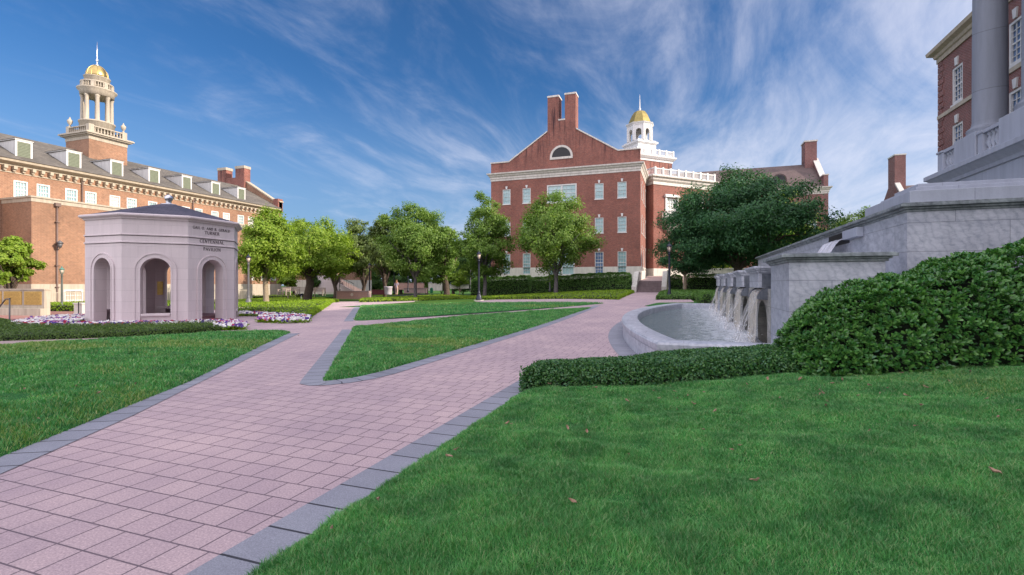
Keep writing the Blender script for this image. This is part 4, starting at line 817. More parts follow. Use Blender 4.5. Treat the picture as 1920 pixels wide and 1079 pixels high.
# ------------------------------------------------------------------ gabled building in the middle
def gable_building():
    root = thing('gabled_building', 'red brick building with stepped twin chimneys on its gable and a white corniced corner entrance', 'building', (-14.6, 60.8, 0))
    X0, X1, Y0, Y1 = -24.25, -4.95, 60.8, 77.0; zc = 15.13
    f = FR((X0, Y0), (1, 0)); U = lambda x: x-X0
    xs = [-22.05, -19.28, -9.88, -7.1]; h3 = [(U(x)-.54, U(x)+.54, 12.0, 13.95) for x in xs]; h2 = [(U(x)-.53, U(x)+.53, 7.8, 9.7) for x in xs]; h1 = [(U(x)-.52, U(x)+.52, 2.78, 5.47) for x in xs]
    tri = [(U(-16.55), U(-12.7), 11.85, 14.15), (U(-16.4), U(-12.85), 7.7, 9.9), (U(-16.3), U(-12.95), 2.6, 6.2)]
    wl = MB(); wl.wall(f, 0, X1-X0, 3.63, zc+.1, [h for h in h3+h2 if h]+[(a, b, 3.6301, d) for a, b, c, d in h1]+[tri[0], tri[1], (tri[2][0], tri[2][1], 3.6301, tri[2][3])], .16)
    fs = FR((X1, Y0), (0, 1), (1, 0)); ys = [2.2, 5.0, 7.8, 10.6, 13.4]
    s3 = [(u-.5, u+.5, 12.0, 13.9) for u in ys]; s2 = [(u-.5, u+.5, 7.8, 9.7) for u in ys]; s1 = [(u-.5, u+.5, 3.6301, 5.9) for u in ys]
    wl.wall(fs, 0, Y1-Y0, 3.63, zc+.1, s3+s2+s1, .16)
    fl = FR((X0, Y1), (0, -1), (-1, 0)); wl.wall(fl, 0, Y1-Y0, 3.63, zc+.1)
    wl.face([(X0, Y1, 0), (X1, Y1, 0), (X1, Y1, zc), (X0, Y1, zc)])
    # parapet gable
    par = [(X0, zc), (X1, zc), (X1, 17.75), (-7.6, 17.75), (-12.8, 20.95), (-12.8, 21.2), (-16.45, 21.2), (-16.45, 20.95), (-21.7, 17.5), (X0, 17.5)]
    wl.uprism(FR((0, Y0), (1, 0)), par, 0, -.55)
    # pilaster strips and chimney breast
    wl.obox(f, U(-16.45), U(-12.81), 0, .06, 16.15, 21.1)
    wl.obox(f, U(-5.9), U(X1)+.02, 0, .05, 3.63, zc)
    wl.build('wall', M['brick_red'], root)
    for h, gl in [(h, 'glass_pale') for h in h3+h2]: window(root, f, *h, 3, 4, gl, d=-.09, fw=.07, mw=.012, key=.36, sill=.08)
    for k, h in enumerate(h1): window(root, f, *h, 3, 6, 'glass_dark' if k == 2 else 'glass_pale', d=-.09, fw=.07, mw=.03, key=.36)
    for h in tri: window(root, f, *h, 6, 4, 'glass_pale', d=-.09, fw=.16, mull=2, mw=.02, sill=.1)
    for h in s3+s2+s1: window(root, fs, *h, 3, 4, 'glass_lit', d=-.09, fw=.08, mw=.02, key=.36, sill=.08)
    pl = MB(); pl.wall(FR((X0-.05, Y0-.06), (1, 0)), 0, X1-X0+.1, -.5, 3.63, [(a+.05, b+.05, max(c, 2.6), 3.6299) for a, b, c, d in h1+[tri[2]]], .2); pl.wall(FR((X1+.06, Y0-.06), (0, 1), (1, 0)), 0, Y1-Y0, -.5, 3.63, [(a+.06, b+.06, 2.9, 3.6299) for a, b, c, d in s1], .2); pl.face([(X0-.05, Y0-.06, 3.63), (X1+.06, Y0-.06, 3.63), (X1+.06, Y0+.01, 3.63), (X0-.05, Y0+.01, 3.63)]); pl.box(X0-.05, X0, Y0, Y1, -.5, 3.63)
    pl.build('plinth', M['plinth'], root)
    co = MB(); pr = [(0, zc), (.06, zc), (.06, zc+.22), (.12, zc+.28), (.12, zc+.5), (.26, zc+.62), (.30, zc+.74), (.46, zc+.86), (.48, zc+1.02), (0, zc+1.08)]
    co.dprism(f, pr, 0, X1-X0, 1, 1); co.dprism(fs, pr, 0, Y1-Y0, 1, 0); co.dprism(fl, pr, 0, Y1-Y0, 0, 1); co.build('cornice', M['ledge'], root)
    cp = MB(); cap = [(X0-.06, 17.5), (-21.7, 17.5), (-16.5, 20.95), (-16.5, 21.1), (-21.76, 17.66), (X0-.06, 17.66)]
    fo = FR((0, Y0), (1, 0)); cp.uprism(fo, cap, .1, -.65); cp.uprism(fo, [(-12.76, 20.95), (-7.6, 17.75), (X1+.06, 17.75), (X1+.06, 17.91), (-7.55, 17.91), (-12.76, 21.12)], .1, -.65); cp.build('coping', M['ledge'], root)
    ch = MB(); ch.box(-16.45, -12.81, Y0-.065, Y0+1.5, 21.0, 22.25); ch.box(-16.45, -15.0, Y0-.065, Y0+1.5, 22.25, 25.3); ch.box(-14.2, -12.81, Y0-.065, Y0+1.5, 22.25, 25.4); c = ch.build('chimney', M['brick_red'], root)
    cc = MB()
    for a, b, z in ((-16.45, -15.0, 25.3), (-14.2, -12.81, 25.4)): cc.box(a-.05, b+.05, Y0-.12, Y0+1.55, z, z+.22)
    cc.box(-15.05, -14.15, Y0-.1, Y0+1.5, 22.25, 22.42); cc.build('chimney_cap', M['ledge'], c)
    lu = MB(); q = [(-14.65+1.22*cos(t), 17.62+1.22*sin(t)) for t in np.linspace(0, pi, 19)]; q2 = [(-14.65+1.48*cos(t), 17.62+1.48*sin(t)) for t in np.linspace(0, pi, 19)]
    for a, b, c1, d1 in zip(q, q[1:], q2, q2[1:]): lu.uprism(fo, [a, b, d1, c1], .062, .13)
    lu.uprism(fo, [(-16.13, 17.34), (-13.17, 17.34), (-13.17, 17.62), (-16.13, 17.62)], .062, .15); l = lu.build('lunette', M['ledge'], root)
    ld = MB(); ld.uprism(fo, q, .061, .08); ld.build('louvre', M['dark'], l)
    rf = MB(); rx = -14.6; rf.uprism(FR((0, Y0+.5), (1, 0)), [(X0-.2, 16.3), (X1+.2, 16.3), (rx, 20.6)], 0, -16.2); rf.build('roof', M['slate_red'], root)
    # diagonal entrance wing
    C0 = (-3.9, 69.4); d = (.7193, .6947); n = (.6947, -.7193); fd = FR(C0, d, n); fr_ = FR(C0, (-n[0], -n[1]), (-d[0], -d[1]))
    W = 10.9; wu0, _ = 2.6, 0
    eh = [(2.3, 4.1, 10.7, 13.4), (6.9, 8.7, 10.7, 13.4)]
    dw = MB(); dw.wall(fd, 0, W+14, 3.63, 15.2, eh, .3); dw.wall(FR(C0, (n[0], n[1]), (-d[0], -d[1])), -6, 0, 3.63, 15.2); dw.box(-4.9, 8, 82, 83, -.5, 15)
    dw.build('entrance_wall', M['brick_red'], root)
    dp = MB(); dp.obox(fd, -.05, W+14, -1, .06, -.5, 3.63); dp.obox(fd, -.06, 0, -6, .06, -.5, 3.63); dp.build('entrance_plinth', M['plinth'], root)
    for h in eh: window(root, fd, *h, 3, 5, 'glass_lit', d=-.15, fw=.2, mw=.05)
    for h in eh: et = MB(); et.obox(fd, h[0]-.28, h[0], 0, .12, h[2]-.1, h[3]+.1); et.obox(fd, h[1], h[1]+.28, 0, .12, h[2]-.1, h[3]+.1); et.obox(fd, h[0]-.4, h[1]+.4, 0, .3, h[3]+.1, h[3]+.4); et.obox(fd, h[0]-.3, h[1]+.3, 0, .14, h[3]+.4, h[3]+.5); et.build('entrance_surround', M['white'], root, fix=False)
    for u in (3.2, 7.8):
        b = MB(); pts = [fd.p(u+1.7*cos(t), 1.5*sin(t), 0)[:2] for t in np.linspace(pi, 0, 13)]
        b.extr([(x, y, 10.3) for x, y in pts], [(x, y, 10.55) for x, y in pts]); low = [fd.p(u+.5*cos(t), .4*sin(t), 0)[:2] for t in np.linspace(pi, 0, 13)]; b.extr([(x, y, 8.2) for x, y in low], [(x, y, 10.3) for x, y in pts]); bo = b.build('balcony', M['plinth'], root)
        rl = MB()
        for k in range(12):
            (x0, y0), (x1, y1) = pts[k], pts[k+1]; g_ = FR((x0, y0), (x1-x0, y1-y0)); l = math.dist(pts[k], pts[k+1]); balustrade(rl, g_, 0, l, 0, 10.55, .85, 2, rw=.08)
        rl.build('balcony_rail', M['white'], bo)
    ec = MB(); prd = [(0, 15.1), (.08, 15.1), (.08, 15.5), (.18, 15.6), (.30, 15.75), (.34, 16.0), (.6, 16.12), (.62, 16.3), (0, 16.34)]; ec.dprism(fd, prd, 0, W, 1, 1); ec.dprism(FR(C0, (n[0], n[1]), (-d[0], -d[1])), prd, -6, 0, 0, 1); ec.obox(fd, 0, W, -5, 0, 15.2, 16.33); ec.build('entrance_cornice', M['ledge'], root)
    bl = MB(); nb = 8
    for k in range(nb):
        a, b = W*k/nb, W*(k+1)/nb; balustrade(bl, fd, a+.14, b-.14, .3, 16.34, .95, 6, rw=.12)
        bl.obox(fd, a-.13, a+.13, .17, .43, 16.33, 17.42)
    bl.obox(fd, W-.13, W+.13, .17, .43, 16.33, 17.42); fz = FR(C0, (n[0], n[1]), (-d[0], -d[1])); balustrade(bl, fz, -5, .3, .3, 16.34, .95, 20, rw=.12); bl.build('roof_balustrade', M['white'], root)
    # tower block with octagonal lantern (all turned 45 degrees)
    T = (-6.6, 80.3); h = 3.45; ft = FR((T[0]-d[0]*h+n[0]*h, T[1]-d[1]*h+n[1]*h), d, n); tb = MB(); tb.obox(ft, 0, 2*h, -2*h, 0, 10, 20.35); tb.build('tower_base', M['brick_red'], root)
    tc_ = MB(); pt = [(0, 20.2), (.08, 20.2), (.1, 20.45), (.25, 20.55), (.5, 20.85), (.52, 21.05), (0, 21.1)]; tc_.dprism(ft, pt, 0, 2*h, 1, 1)
    ft2 = FR(ft.p(2*h, 0, 0)[:2], (-n[0], -n[1]), d); tc_.dprism(ft2, pt, 0, 2*h, 1, 1); ft3 = FR(ft.p(0, -2*h, 0)[:2], (n[0], n[1]), (-d[0], -d[1])); tc_.dprism(ft3, pt, 0, 2*h, 1, 1); tc_.obox(ft, 0, 2*h, -2*h, 0, 20.36, 21.08)
    for g_ in (ft, ft2, ft3):
        for k in range(5): balustrade(tc_, g_, 2*h*k/5+.13, 2*h*(k+1)/5-.13, .2, 21.1, .85, 5, rw=.11); tc_.obox(g_, 2*h*k/5-.12, 2*h*k/5+.12, .08, .32, 21.1, 22.05)
    tc_.obox(ft, 2*h-.12, 2*h+.12, .08, .32, 21.1, 22.05); tc_.build('tower_cornice', M['white'], root)
    fc = FR((T[0]-d[0]*1.75+n[0]*1.75, T[1]-d[1]*1.75+n[1]*1.75), d, n); lg = MB(); lg.obox(fc, 0, 3.5, -3.5, 0, 21.1, 23.35); lg.obox(fc, -.12, 3.62, -3.62, .12, 23.35, 23.5); lg.obox(fc, -.25, 3.75, -3.75, .25, 23.5, 23.75); lg.obox(fc, .0, 3.5, -3.5, 0, 23.75, 23.95)
    lg.obox(fc, .35, 3.15, 0, .05, 21.6, 23.1)
    R = 2.0; a8 = math.atan2(d[1], d[0]); base = lg
    # octagonal lantern with open arches
    for k in range(8):
        a = a8+k*pi/4; nn_ = (cos(a), sin(a)); tt = (-sin(a), cos(a)); ap = R*cos(pi/8); w8 = 2*R*sin(pi/8); g_ = FR((T[0]+nn_[0]*ap-tt[0]*w8/2, T[1]+nn_[1]*ap-tt[1]*w8/2), tt, nn_); um = w8/2; hw = .42; z0, zs, z1 = 23.95, 25.35, 26.35
        A = [(um+hw*cos(t), zs+hw*sin(t)) for t in np.linspace(0, pi, 11)]
        lg.obox(g_, 0, um-hw, -.22, 0, z0, z1); lg.obox(g_, um+hw, w8, -.22, 0, z0, z1)
        for p0, p1 in zip(A, A[1:]): lg.uprism(g_, [p0, (p0[0], z1), (p1[0], z1), p1], -.22, 0)
        lg.obox(g_, -.05, .14, 0, .07, z0, z1); lg.obox(g_, w8-.14, w8+.05, 0, .07, z0, z1)
        lg.dprism(g_, [(-.3, z1), (.06, z1), (.08, z1+.12), (.2, z1+.25), (.24, z1+.38), (-.3, z1+.4)], 0, w8, .414, .414)
    lo = lg.build('lantern', M['white'], root); dm = MB(); o8 = lambda r, z: [(T[0]+r*cos(a8+pi/8+k*pi/4), T[1]+r*sin(a8+pi/8+k*pi/4), z) for k in range(8)]
    rings = [o8(r, z) for r, z in ((1.95, 26.74), (1.82, 26.95), (1.6, 27.5), (1.28, 28.2), (.9, 28.75), (.75, 28.85), (.3, 28.95))]
    for A, B in zip(rings, rings[1:]):
        for k in range(8): dm.face([A[k], A[(k+1) % 8], B[(k+1) % 8], B[k]])
    dm.face(rings[-1]); dm.build('gold_dome', M['gold_aged'], lo, fix=False)
    sp_ = MB(); sp_.lathe(T[0], T[1], [(.12, 28.9), (.22, 29.0), (.12, 29.15), (.2, 29.3), (.1, 29.45), (.09, 29.6), (.02, 31.6)], 10); sp_.build('spire', M['white'], lo)
    # right hand wing with gable end chimney
    wr = MB(); g1 = FR((1.5, 85.3), (1, 0)); wr.wall(g1, 0, 19.0, -.5, 15.2, [(16.3, 17.5, 9.9, 11.9), (13, 14.2, 9.9, 11.9), (9.7, 10.9, 9.9, 11.9), (16.3, 17.5, 5, 7.3), (13, 14.2, 5, 7.3)], .16); wr.face([(20.5, 85.3, -.5), (20.5, 99.3, -.5), (20.5, 99.3, 15.2), (20.5, 85.3, 15.2)])
    wr.uprism(FR((20.5, 85.3), (0, 1), (1, 0)), [(0, 15.2), (14, 15.2), (14, 17.9), (12.2, 17.9), (7.6, 21.8), (6.4, 21.8), (1.8, 17.9), (0, 17.9)], 0, -.6)
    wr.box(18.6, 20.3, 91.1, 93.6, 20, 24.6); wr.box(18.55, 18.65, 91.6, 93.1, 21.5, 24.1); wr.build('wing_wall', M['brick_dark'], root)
    for hh in ((16.3, 17.5, 9.9, 11.9), (13, 14.2, 9.9, 11.9), (9.7, 10.9, 9.9, 11.9), (16.3, 17.5, 5, 7.3), (13, 14.2, 5, 7.3)): window(root, g1, *hh, 3, 4, 'glass_pale', fw=.08, mw=.03)
    wc = MB(); wc.dprism(g1, pr, 0, 19.0, 0, 1); wc.build('wing_cornice', M['ledge'], root); wc = MB(); wc.box(18.5, 20.4, 91.0, 93.7, 24.6, 24.82); wc.build('chimney_cap', M['ledge'], root); wc = MB(); cpf = FR((20.5, 85.3), (0, 1), (1, 0)); wc.uprism(cpf, [(-.05, 17.9), (1.8, 17.9), (6.4, 21.8), (6.4, 22.0), (1.75, 18.08), (-.05, 18.08)], .08, -.7); wc.uprism(cpf, [(7.6, 21.8), (12.2, 17.9), (14, 17.9), (14, 18.08), (12.25, 18.08), (7.6, 22)], .08, -.7); wc.build('wing_coping', M['ledge'], root)
    wf = MB(); wf.extr([(-18, 85.0, 16.15), (-18, 99.6, 16.15), (-18, 92.3, 21.2)], [(20.0, 85.0, 16.15), (20.0, 99.6, 16.15), (20.0, 92.3, 21.2)]); wf.build('wing_roof', M['slate_red'], root)
    ow = MB(); a_ = [(14.2+1.0*cos(t), 18.0+.85*sin(t)) for t in np.linspace(0, pi, 11)]; ow.extr([(x, 86.6, z) for x, z in [(15.2, 16.9)]+a_+[(13.2, 16.9)]], [(x, 90.3, z) for x, z in [(15.2, 16.9)]+a_+[(13.2, 16.9)]]); dn = ow.build('round_dormer', M['slate_red'], root)
    od = MB(); a_ = [(14.2+.8*cos(t), 17.95+.68*sin(t)) for t in np.linspace(0, pi, 11)]; od.extr([(x, 86.5, z) for x, z in [(15.0, 17.0)]+a_+[(13.4, 17.0)]], [(x, 86.62, z) for x, z in [(15.0, 17.0)]+a_+[(13.4, 17.0)]]); od.build('louvre', M['dark'], dn)
    return root
gable_building()

# approach steps and cheek walls
def steps():
    root = thing('entrance_steps', 'worn stone steps between pale cheek walls climbing to the corner entrance', 'steps', (-3.2, 48.4, .72))
    m = MB()
    for k in range(7): m.box(-4.25, -2.0, 48.3+.36*k, 52, .72+.155*k-.6, .72+.155*(k+1))
    m.build('tread', M['step'], root, bevel=.012)
    w_ = MB(); w_.extr([(-4.25, 50.82, 1.2), (-2.0, 50.82, 1.2), (-2.0, 50.82, 1.80), (-4.25, 50.82, 1.80)], [(-4.6, 69, 1.2), (3.5, 73, 1.2), (3.5, 73, 2.6), (-4.6, 69, 2.6)]); w_.build('landing', M['walk'], root)
    for x0, x1 in ((-4.72, -4.27), (-1.98, -1.53)):
        c = MB(); c.extr([(x0, y, z) for y, z in ((48.0, .4), (48.0, 1.25), (48.5, 1.45), (50.9, 2.75), (60.7, 3.1), (60.7, .4))], [(x1, y, z) for y, z in ((48.0, .4), (48.0, 1.25), (48.5, 1.45), (50.9, 2.75), (60.7, 3.1), (60.7, .4))]); c.build('cheek_wall', M['plinth'], root)
    return root
steps()
bm_ = MB(); bm_.box(1.6, 40, 59, 59.5, .5, 3.1); bm_.box(1.55, 40, 58.95, 59.55, 3.1, 3.25); tag(bm_.build('garden_wall', M['plinth']), 'long low white wall behind the hedge and dark oak', 'wall')

# ------------------------------------------------------------------ far brick building beyond the great hall
def far_building():
    x, y = atD(1672, 95)
    root = thing('far_building', 'distant brick gable with a tall chimney beyond the terrace wall', 'building', (x, y, 0)); m = MB(); f = FR((x, y), (0, 1), (-1, 0))
    m.box(x-.06, x+1.7, y-1.6, y+1.6, 10, 26); m.uprism(f, [(-7, 0), (7, 0), (7, 15.5), (1.6, 20.5), (-1.6, 20.5), (-7, 15.5)], 0, -.6)
    m.build('wall', M['brick_dark'], root); r = MB(); r.extr([(x+.62, y-7, 15.6), (x+.62, y+7, 15.6), (x+.62, y, 20.4)], [(x+30, y-7, 15.6), (x+30, y+7, 15.6), (x+30, y, 20.4)]); r.build('roof', M['slate_red'], root)
    c = MB(); c.box(x-.14, x+1.78, y-1.68, y+1.68, 26, 26.25); c.uprism(f, [(-7, 15.5), (-1.65, 20.4), (-1.65, 20.8), (-7, 15.9)], .06, -.75); c.build('coping', M['ledge'], root)
far_building()

# ------------------------------------------------------------------ long hall on the left
def left_hall():
    root = thing('long_hall', 'long tan brick hall with dormers, dentilled eaves and a domed stone cupola on the left', 'building', (-56.2, 35, -.5))
    XM, XP = -56.2, -52.0; YE = 57.2
    f = FR((XM, 5), (0, 1), (1, 0)); U = lambda y: y-5
    wy = [27.0+3.865*k+d for k in range(-5, 8) for d in (-.0, 1.65)]; wy = [y for y in wy if 8 < y < 56]
    tops = [(U(y)-.5, U(y)+.5, 9.15, 10.75) for y in wy]; mids = [(U(y)-.5, U(y)+.5, 5.2, 7.3) for y in wy if y > 48.5 or y < 20]; lows = [(U(y)-.5, U(y)+.5, 2.0, 4.2) for y in wy if y > 48.5]
    wl = MB(); wl.wall(f, 0, YE-5, 1.5, 12.05, tops+mids+lows, .14); wl.face([(XM, YE, 0), (XM-16, YE, 0), (XM-16, YE, 12), (XM, YE, 12)])
    wl.uprism(FR((XM, YE), (-1, 0), (0, 1)), [(-.2, 12), (16, 12), (16, 12.6), (8.8, 17.4), (7.0, 17.4), (.4, 13.5), (-.2, 13.5)], 0, -.6)
    wl.build('wall', M['brick_tan'], root)
    for h in tops+mids+lows: window(root, f, *h, 4, 4, 'glass_pale' if random.random() < .6 else 'glass_lit', d=-.06, fw=.12, mw=.035)
    pb = MB(); fp = FR((XP, 25.7), (0, 1), (1, 0)); pb.wall(fp, 0, 22.4, 1.5, 8.9); pb.face([(XP, 25.7, 1.5), (XM, 25.7, 1.5), (XM, 25.7, 8.9), (XP, 25.7, 8.9)]); pb.face([(XP, 48.1, 1.5), (XM, 48.1, 1.5), (XM, 48.1, 8.9), (XP, 48.1, 8.9)])
    pb.build('front_block', M['brick_tan'], root)
    st = MB(); g2 = FR((XP, 25.7), (-1, 0), (0, -1)); g3 = FR((XP, 48.1), (-1, 0), (0, 1)); cpp = [(0, 8.5), (.03, 8.5), (.03, 8.8), (.12, 8.84), (.12, 8.98), (0, 9.0)]
    st.dprism(fp, cpp, 0, 22.4, 1, 1); st.dprism(g2, cpp, 0, 4.2, 1, 0); st.dprism(g3, cpp, 0, 4.2, 1, 0); st.box(XM, XP, 25.7, 48.1, 8.9, 8.98)
    st.obox(fp, -.05, 22.45, -4.2, .05, -.7, 1.5); st.obox(f, 0, YE-5, -.1, .05, -.7, 1.5); st.build('stone_band', M['buff'], root)
    for y in (27.9, 31.2, 34.6, 38): 
        w_ = window(root, FR((XP+.05, y), (0, 1), (1, 0)), 0, 1.5, -.05, 1.0, 3, 2, 'glass_dark', d=.0, fw=.14)
    dp = MB()
    for y in (27.45,): dp.tube([(XP+.10, y, -.4), (XP+.10, y, 8.4)], .065); dp.box(XP, XP+.28, y-.2, y+.2, 8.3, 8.6)
    for k in range(4): dp.box(XP, XP+.24, 27.3, 27.6, 1.2+1.9*k, 1.26+1.9*k)
    dp.build('downpipe', M['pipe'], root)
    for y in (31.72, 43.3): q = MB(); q.tube([(XM+.12, y, 9), (XM+.12, y, 11.3), (XM+.3, y, 11.8)], .07); q.build('downpipe', M['pipe'], root)
    ev = MB(); pr = [(0, 11.95), (.1, 11.95), (.1, 12.1), (.62, 12.28), (.66, 12.5), (.5, 12.55), (0, 12.55)]; ev.dprism(f, pr, 0, YE-5.6); ev.obox(f, 0, YE-5, 0, .06, 11.35, 11.45); ev.build('eaves_cornice', M['buff_cornice'], root)
    dt = MB(); y = 8
    while y < YE-.6: dt.obox(f, U(y)-.13, U(y)+.13, 0, .42, 11.66, 11.95); dt.obox(f, U(y)-.10, U(y)+.10, 0, .25, 11.48, 11.66); y += .66
    dt.build('dentil_course', M['buff_cornice'], root, fix=False)
    XR = -63.4; ZR = 16.35; rf = MB(); rf.extr([(XM+.75, 5, 12.5), (XR, 5, ZR), (XR-.8, 5, ZR), (2*XR-XM-.75, 5, 12.5)], [(XM+.75, YE-.55, 12.5), (XR, YE-.55, ZR), (XR-.8, YE-.55, ZR), (2*XR-XM-.75, YE-.55, 12.5)]); rf.build('roof', M['slate'], root)
    cp = MB(); g4 = FR((XM, YE), (-1, 0), (0, 1)); cp.uprism(g4, [(-.4, 13.5), (.4, 13.5), (7.0, 17.4), (7.0, 17.55), (.35, 13.68), (-.4, 13.68)], .08, -.68); cp.build('coping', M['buff_cornice'], root)
    # dormers
    zr = lambda x: 12.5+(XM+.75-x)/(XM+.75-XR)*(ZR-12.5)
    for k in range(-3, 7):
        y = 27.38+3.865*k; x = -56.55; g = FR((x, y-.58), (0, 1), (1, 0)); m = MB(); xb = XM+.75-(14.55-12.5)/(ZR-12.5)*(XM+.75-XR); db = x-xb
        m.uprism(FR((x, y-.56), (-1, 0), (0, -1)), [(0, 12.72), (0, 14.45), (db-.1, 14.45)], 0, -1.12); m.obox(g, -.04, .10, 0, .06, 12.68, 14.5); m.obox(g, 1.06, 1.20, 0, .06, 12.68, 14.5); m.obox(g, .10, 1.06, 0, .06, 14.34, 14.5); m.obox(g, .10, 1.06, 0, .08, 12.68, 12.80); m.obox(g, -.1, 1.26, -db, .12, 14.5, 14.56)
        m.m = 1; m.obox(g, -.12, 1.28, -db-.1, .13, 14.561, 14.60); do = m.build('dormer', [M['white'], M['slate']], root)
        lv = MB(); lv.obox(g, .1, 1.06, -.04, .01, 12.8, 14.34)
        for q in range(11): z = 12.85+q*.135; lv.face([g.p(.1, .012, z+.1), g.p(1.06, .012, z+.1), g.p(1.06, .05, z), g.p(.1, .05, z)])
        lv.build('louvre', M['louver'], do, fix=False)
    # end chimneys
    ck = MB(); ck.box(-64.0, -62.3, YE-1.0, YE+.15, 16, 18.9); ck.box(-67.6, -65.9, YE-1.0, YE+.15, 15, 18.9); ck.box(-66, -64, YE-1.0, YE+.15, 15, 17.6); kb = MB(); kb.box(-56.9, -56.0, YE-.8, YE+.1, 12, 14.0); kb.build('parapet_block', M['brick_red'], root)
    c = ck.build('chimney', M['brick_red'], root); cc = MB()
    for a in (-64.0, -67.6): cc.box(a-.06, a+1.76, YE-1.06, YE+.21, 18.9, 19.3)
    cc.build('chimney_cap', M['buff'], c)
    # cupola
    tx, ty, a = -61.15, 35.2, 3.9; CX_, CY_ = tx-a/2, ty+a/2
    tb = MB(); tb.box(tx-a, tx, ty, ty+a, 13, 17.35); tb.build('tower_base', M['brick_tan'], root)
    sm = MB(); sm.box(tx-a-.04, tx+.04, ty-.04, ty+a+.04, 17.35, 17.72)
    for z0, z1, o in ((17.72, 17.82, .15), (17.82, 17.95, .35), (17.95, 18.08, .5), (18.08, 18.14, .45)): sm.box(tx-a-o, tx+o, ty-o, ty+a+o, z0, z1)
    for q, (ox, oy, t) in enumerate(((tx-a, ty, (1, 0)), (tx, ty, (0, 1)), (tx, ty+a, (-1, 0)), (tx-a, ty+a, (0, -1)))):
        g = FR((ox, oy), t); sm.obox(g, 0, .5, -.5, 0, 18.14, 19.05); balustrade(sm, g, .5, a-.5, -.16, 18.14, .82, 9, rw=.2, turned=True)
    cu = sm.build('cupola', M['buff'], root)
    dr = MB(); dr.lathe(CX_, CY_, [(1.58, 18.14), (1.58, 19.65), (1.66, 19.68), (1.66, 19.82), (1.5, 19.83)], 40)
    dr.lathe(CX_, CY_, [(1.2, 22.72), (1.52, 22.72), (1.54, 22.95), (1.56, 22.96), (1.56, 23.2), (1.78, 23.38), (1.82, 23.5), (1.40, 23.52)], 40); dr.lathe(CX_, CY_, [(1.15, 23.4), (1.15, 24.85), (1.22, 24.88), (1.22, 24.95), (1.05, 24.98)], 36)
    dr.build('drum', M['buff'], cu); dr = MB()
    dr.lathe(CX_, CY_, [(1.38, 24.14), (1.50, 24.14), (1.50, 24.26), (1.38, 24.26)], 36); dr.lathe(CX_, CY_, [(1.36, 23.5), (1.50, 23.5), (1.50, 23.6), (1.36, 23.6)], 36)
    for k in range(40):
        th = 2*pi*k/40; 
        if k % 5 == 0: dr.obox(FR((CX_+1.43*cos(th), CY_+1.43*sin(th)), (-sin(th), cos(th)), (cos(th), sin(th))), -.16, .16, -.07, .08, 23.6, 24.14)
        else: dr.lathe(CX_+1.43*cos(th), CY_+1.43*sin(th), [(.04, 23.6), (.065, 23.8), (.04, 24.0), (.05, 24.14)], 6)
    dr.build('ring_balustrade', M['buff'], cu)
    for k in range(8):
        th = 2*pi*(k+.35)/8; x, y = CX_+1.27*cos(th), CY_+1.27*sin(th); c1 = MB(); c1.lathe(x, y, [(.24, 19.83), (.24, 19.9), (.205, 19.97), (.2, 21), (.175, 22.4), (.2, 22.5), (.24, 22.6), (.24, 22.72)], 16); c1.build('cupola_column', M['buff'], cu)
    do = MB(); seg = 32; pf = [(1.03*cos(t), 24.98+1.42*sin(t)) for t in np.linspace(0, pi/2-.12, 10)]; do.lathe(CX_, CY_, pf, seg)
    for k in range(12):
        th = 2*pi*k/12; do.tube([(CX_+(r+.005)*cos(th), CY_+(r+.005)*sin(th), z) for r, z in pf], .03, 5)
    do.build('gold_dome', M['gold'], cu)
    sp_ = MB(); sp_.lathe(CX_, CY_, [(.22, 26.35), (.14, 26.5), (.07, 26.6), (.08, 26.85), (.15, 26.95), (.08, 27.1), (.06, 27.2), (.05, 28), (.015, 29.1)], 12); sp_.build('spire', M['steel'], cu)
    for ux, uy in ((tx-a+.25, ty+.25), (tx-.25, ty+a-.25), (tx-a+.25, ty+a-.25)):
        u = MB(); u.lathe(ux, uy, [(.16, 19.05), (.14, 19.13), (.06, 19.2), (.07, 19.28), (.2, 19.45), (.26, 19.68), (.25, 19.8), (.16, 19.86), (.10, 19.98), (.05, 20.04), (.07, 20.1), (.01, 20.18)], 16); u.build('urn', M['buff'], cu)
    return root
left_hall()
# wall lantern on the left hall
def wall_lantern():
    y, z = onX(107, 460, -51.9); r = thing('wall_lantern', 'black wall lantern bracketed on the tan brick beside the downpipe', 'lantern', (-51.98, y, z)); m = MB(); m.tube([(-51.98, y, z-.25), (-51.7, y, z-.4), (-51.5, y, z-.25)], .035, 6); m.lathe(-51.5, y, [(.04, z-.25), (.12, z-.2), (.22, z+.15), (.0, z+.15)], 8, caps=False); m.lathe(-51.5, y, [(.28, z+.15), (.12, z+.32), (.03, z+.36), (.03, z+.45)], 8); m.build('bracket', M['iron_grey'], r); g = MB(); g.lathe(-51.5, y, [(.115, z-.18), (.2, z+.13)], 8, caps=False); g.build('lamp_glass', M['glass_lamp'], r)
wall_lantern()

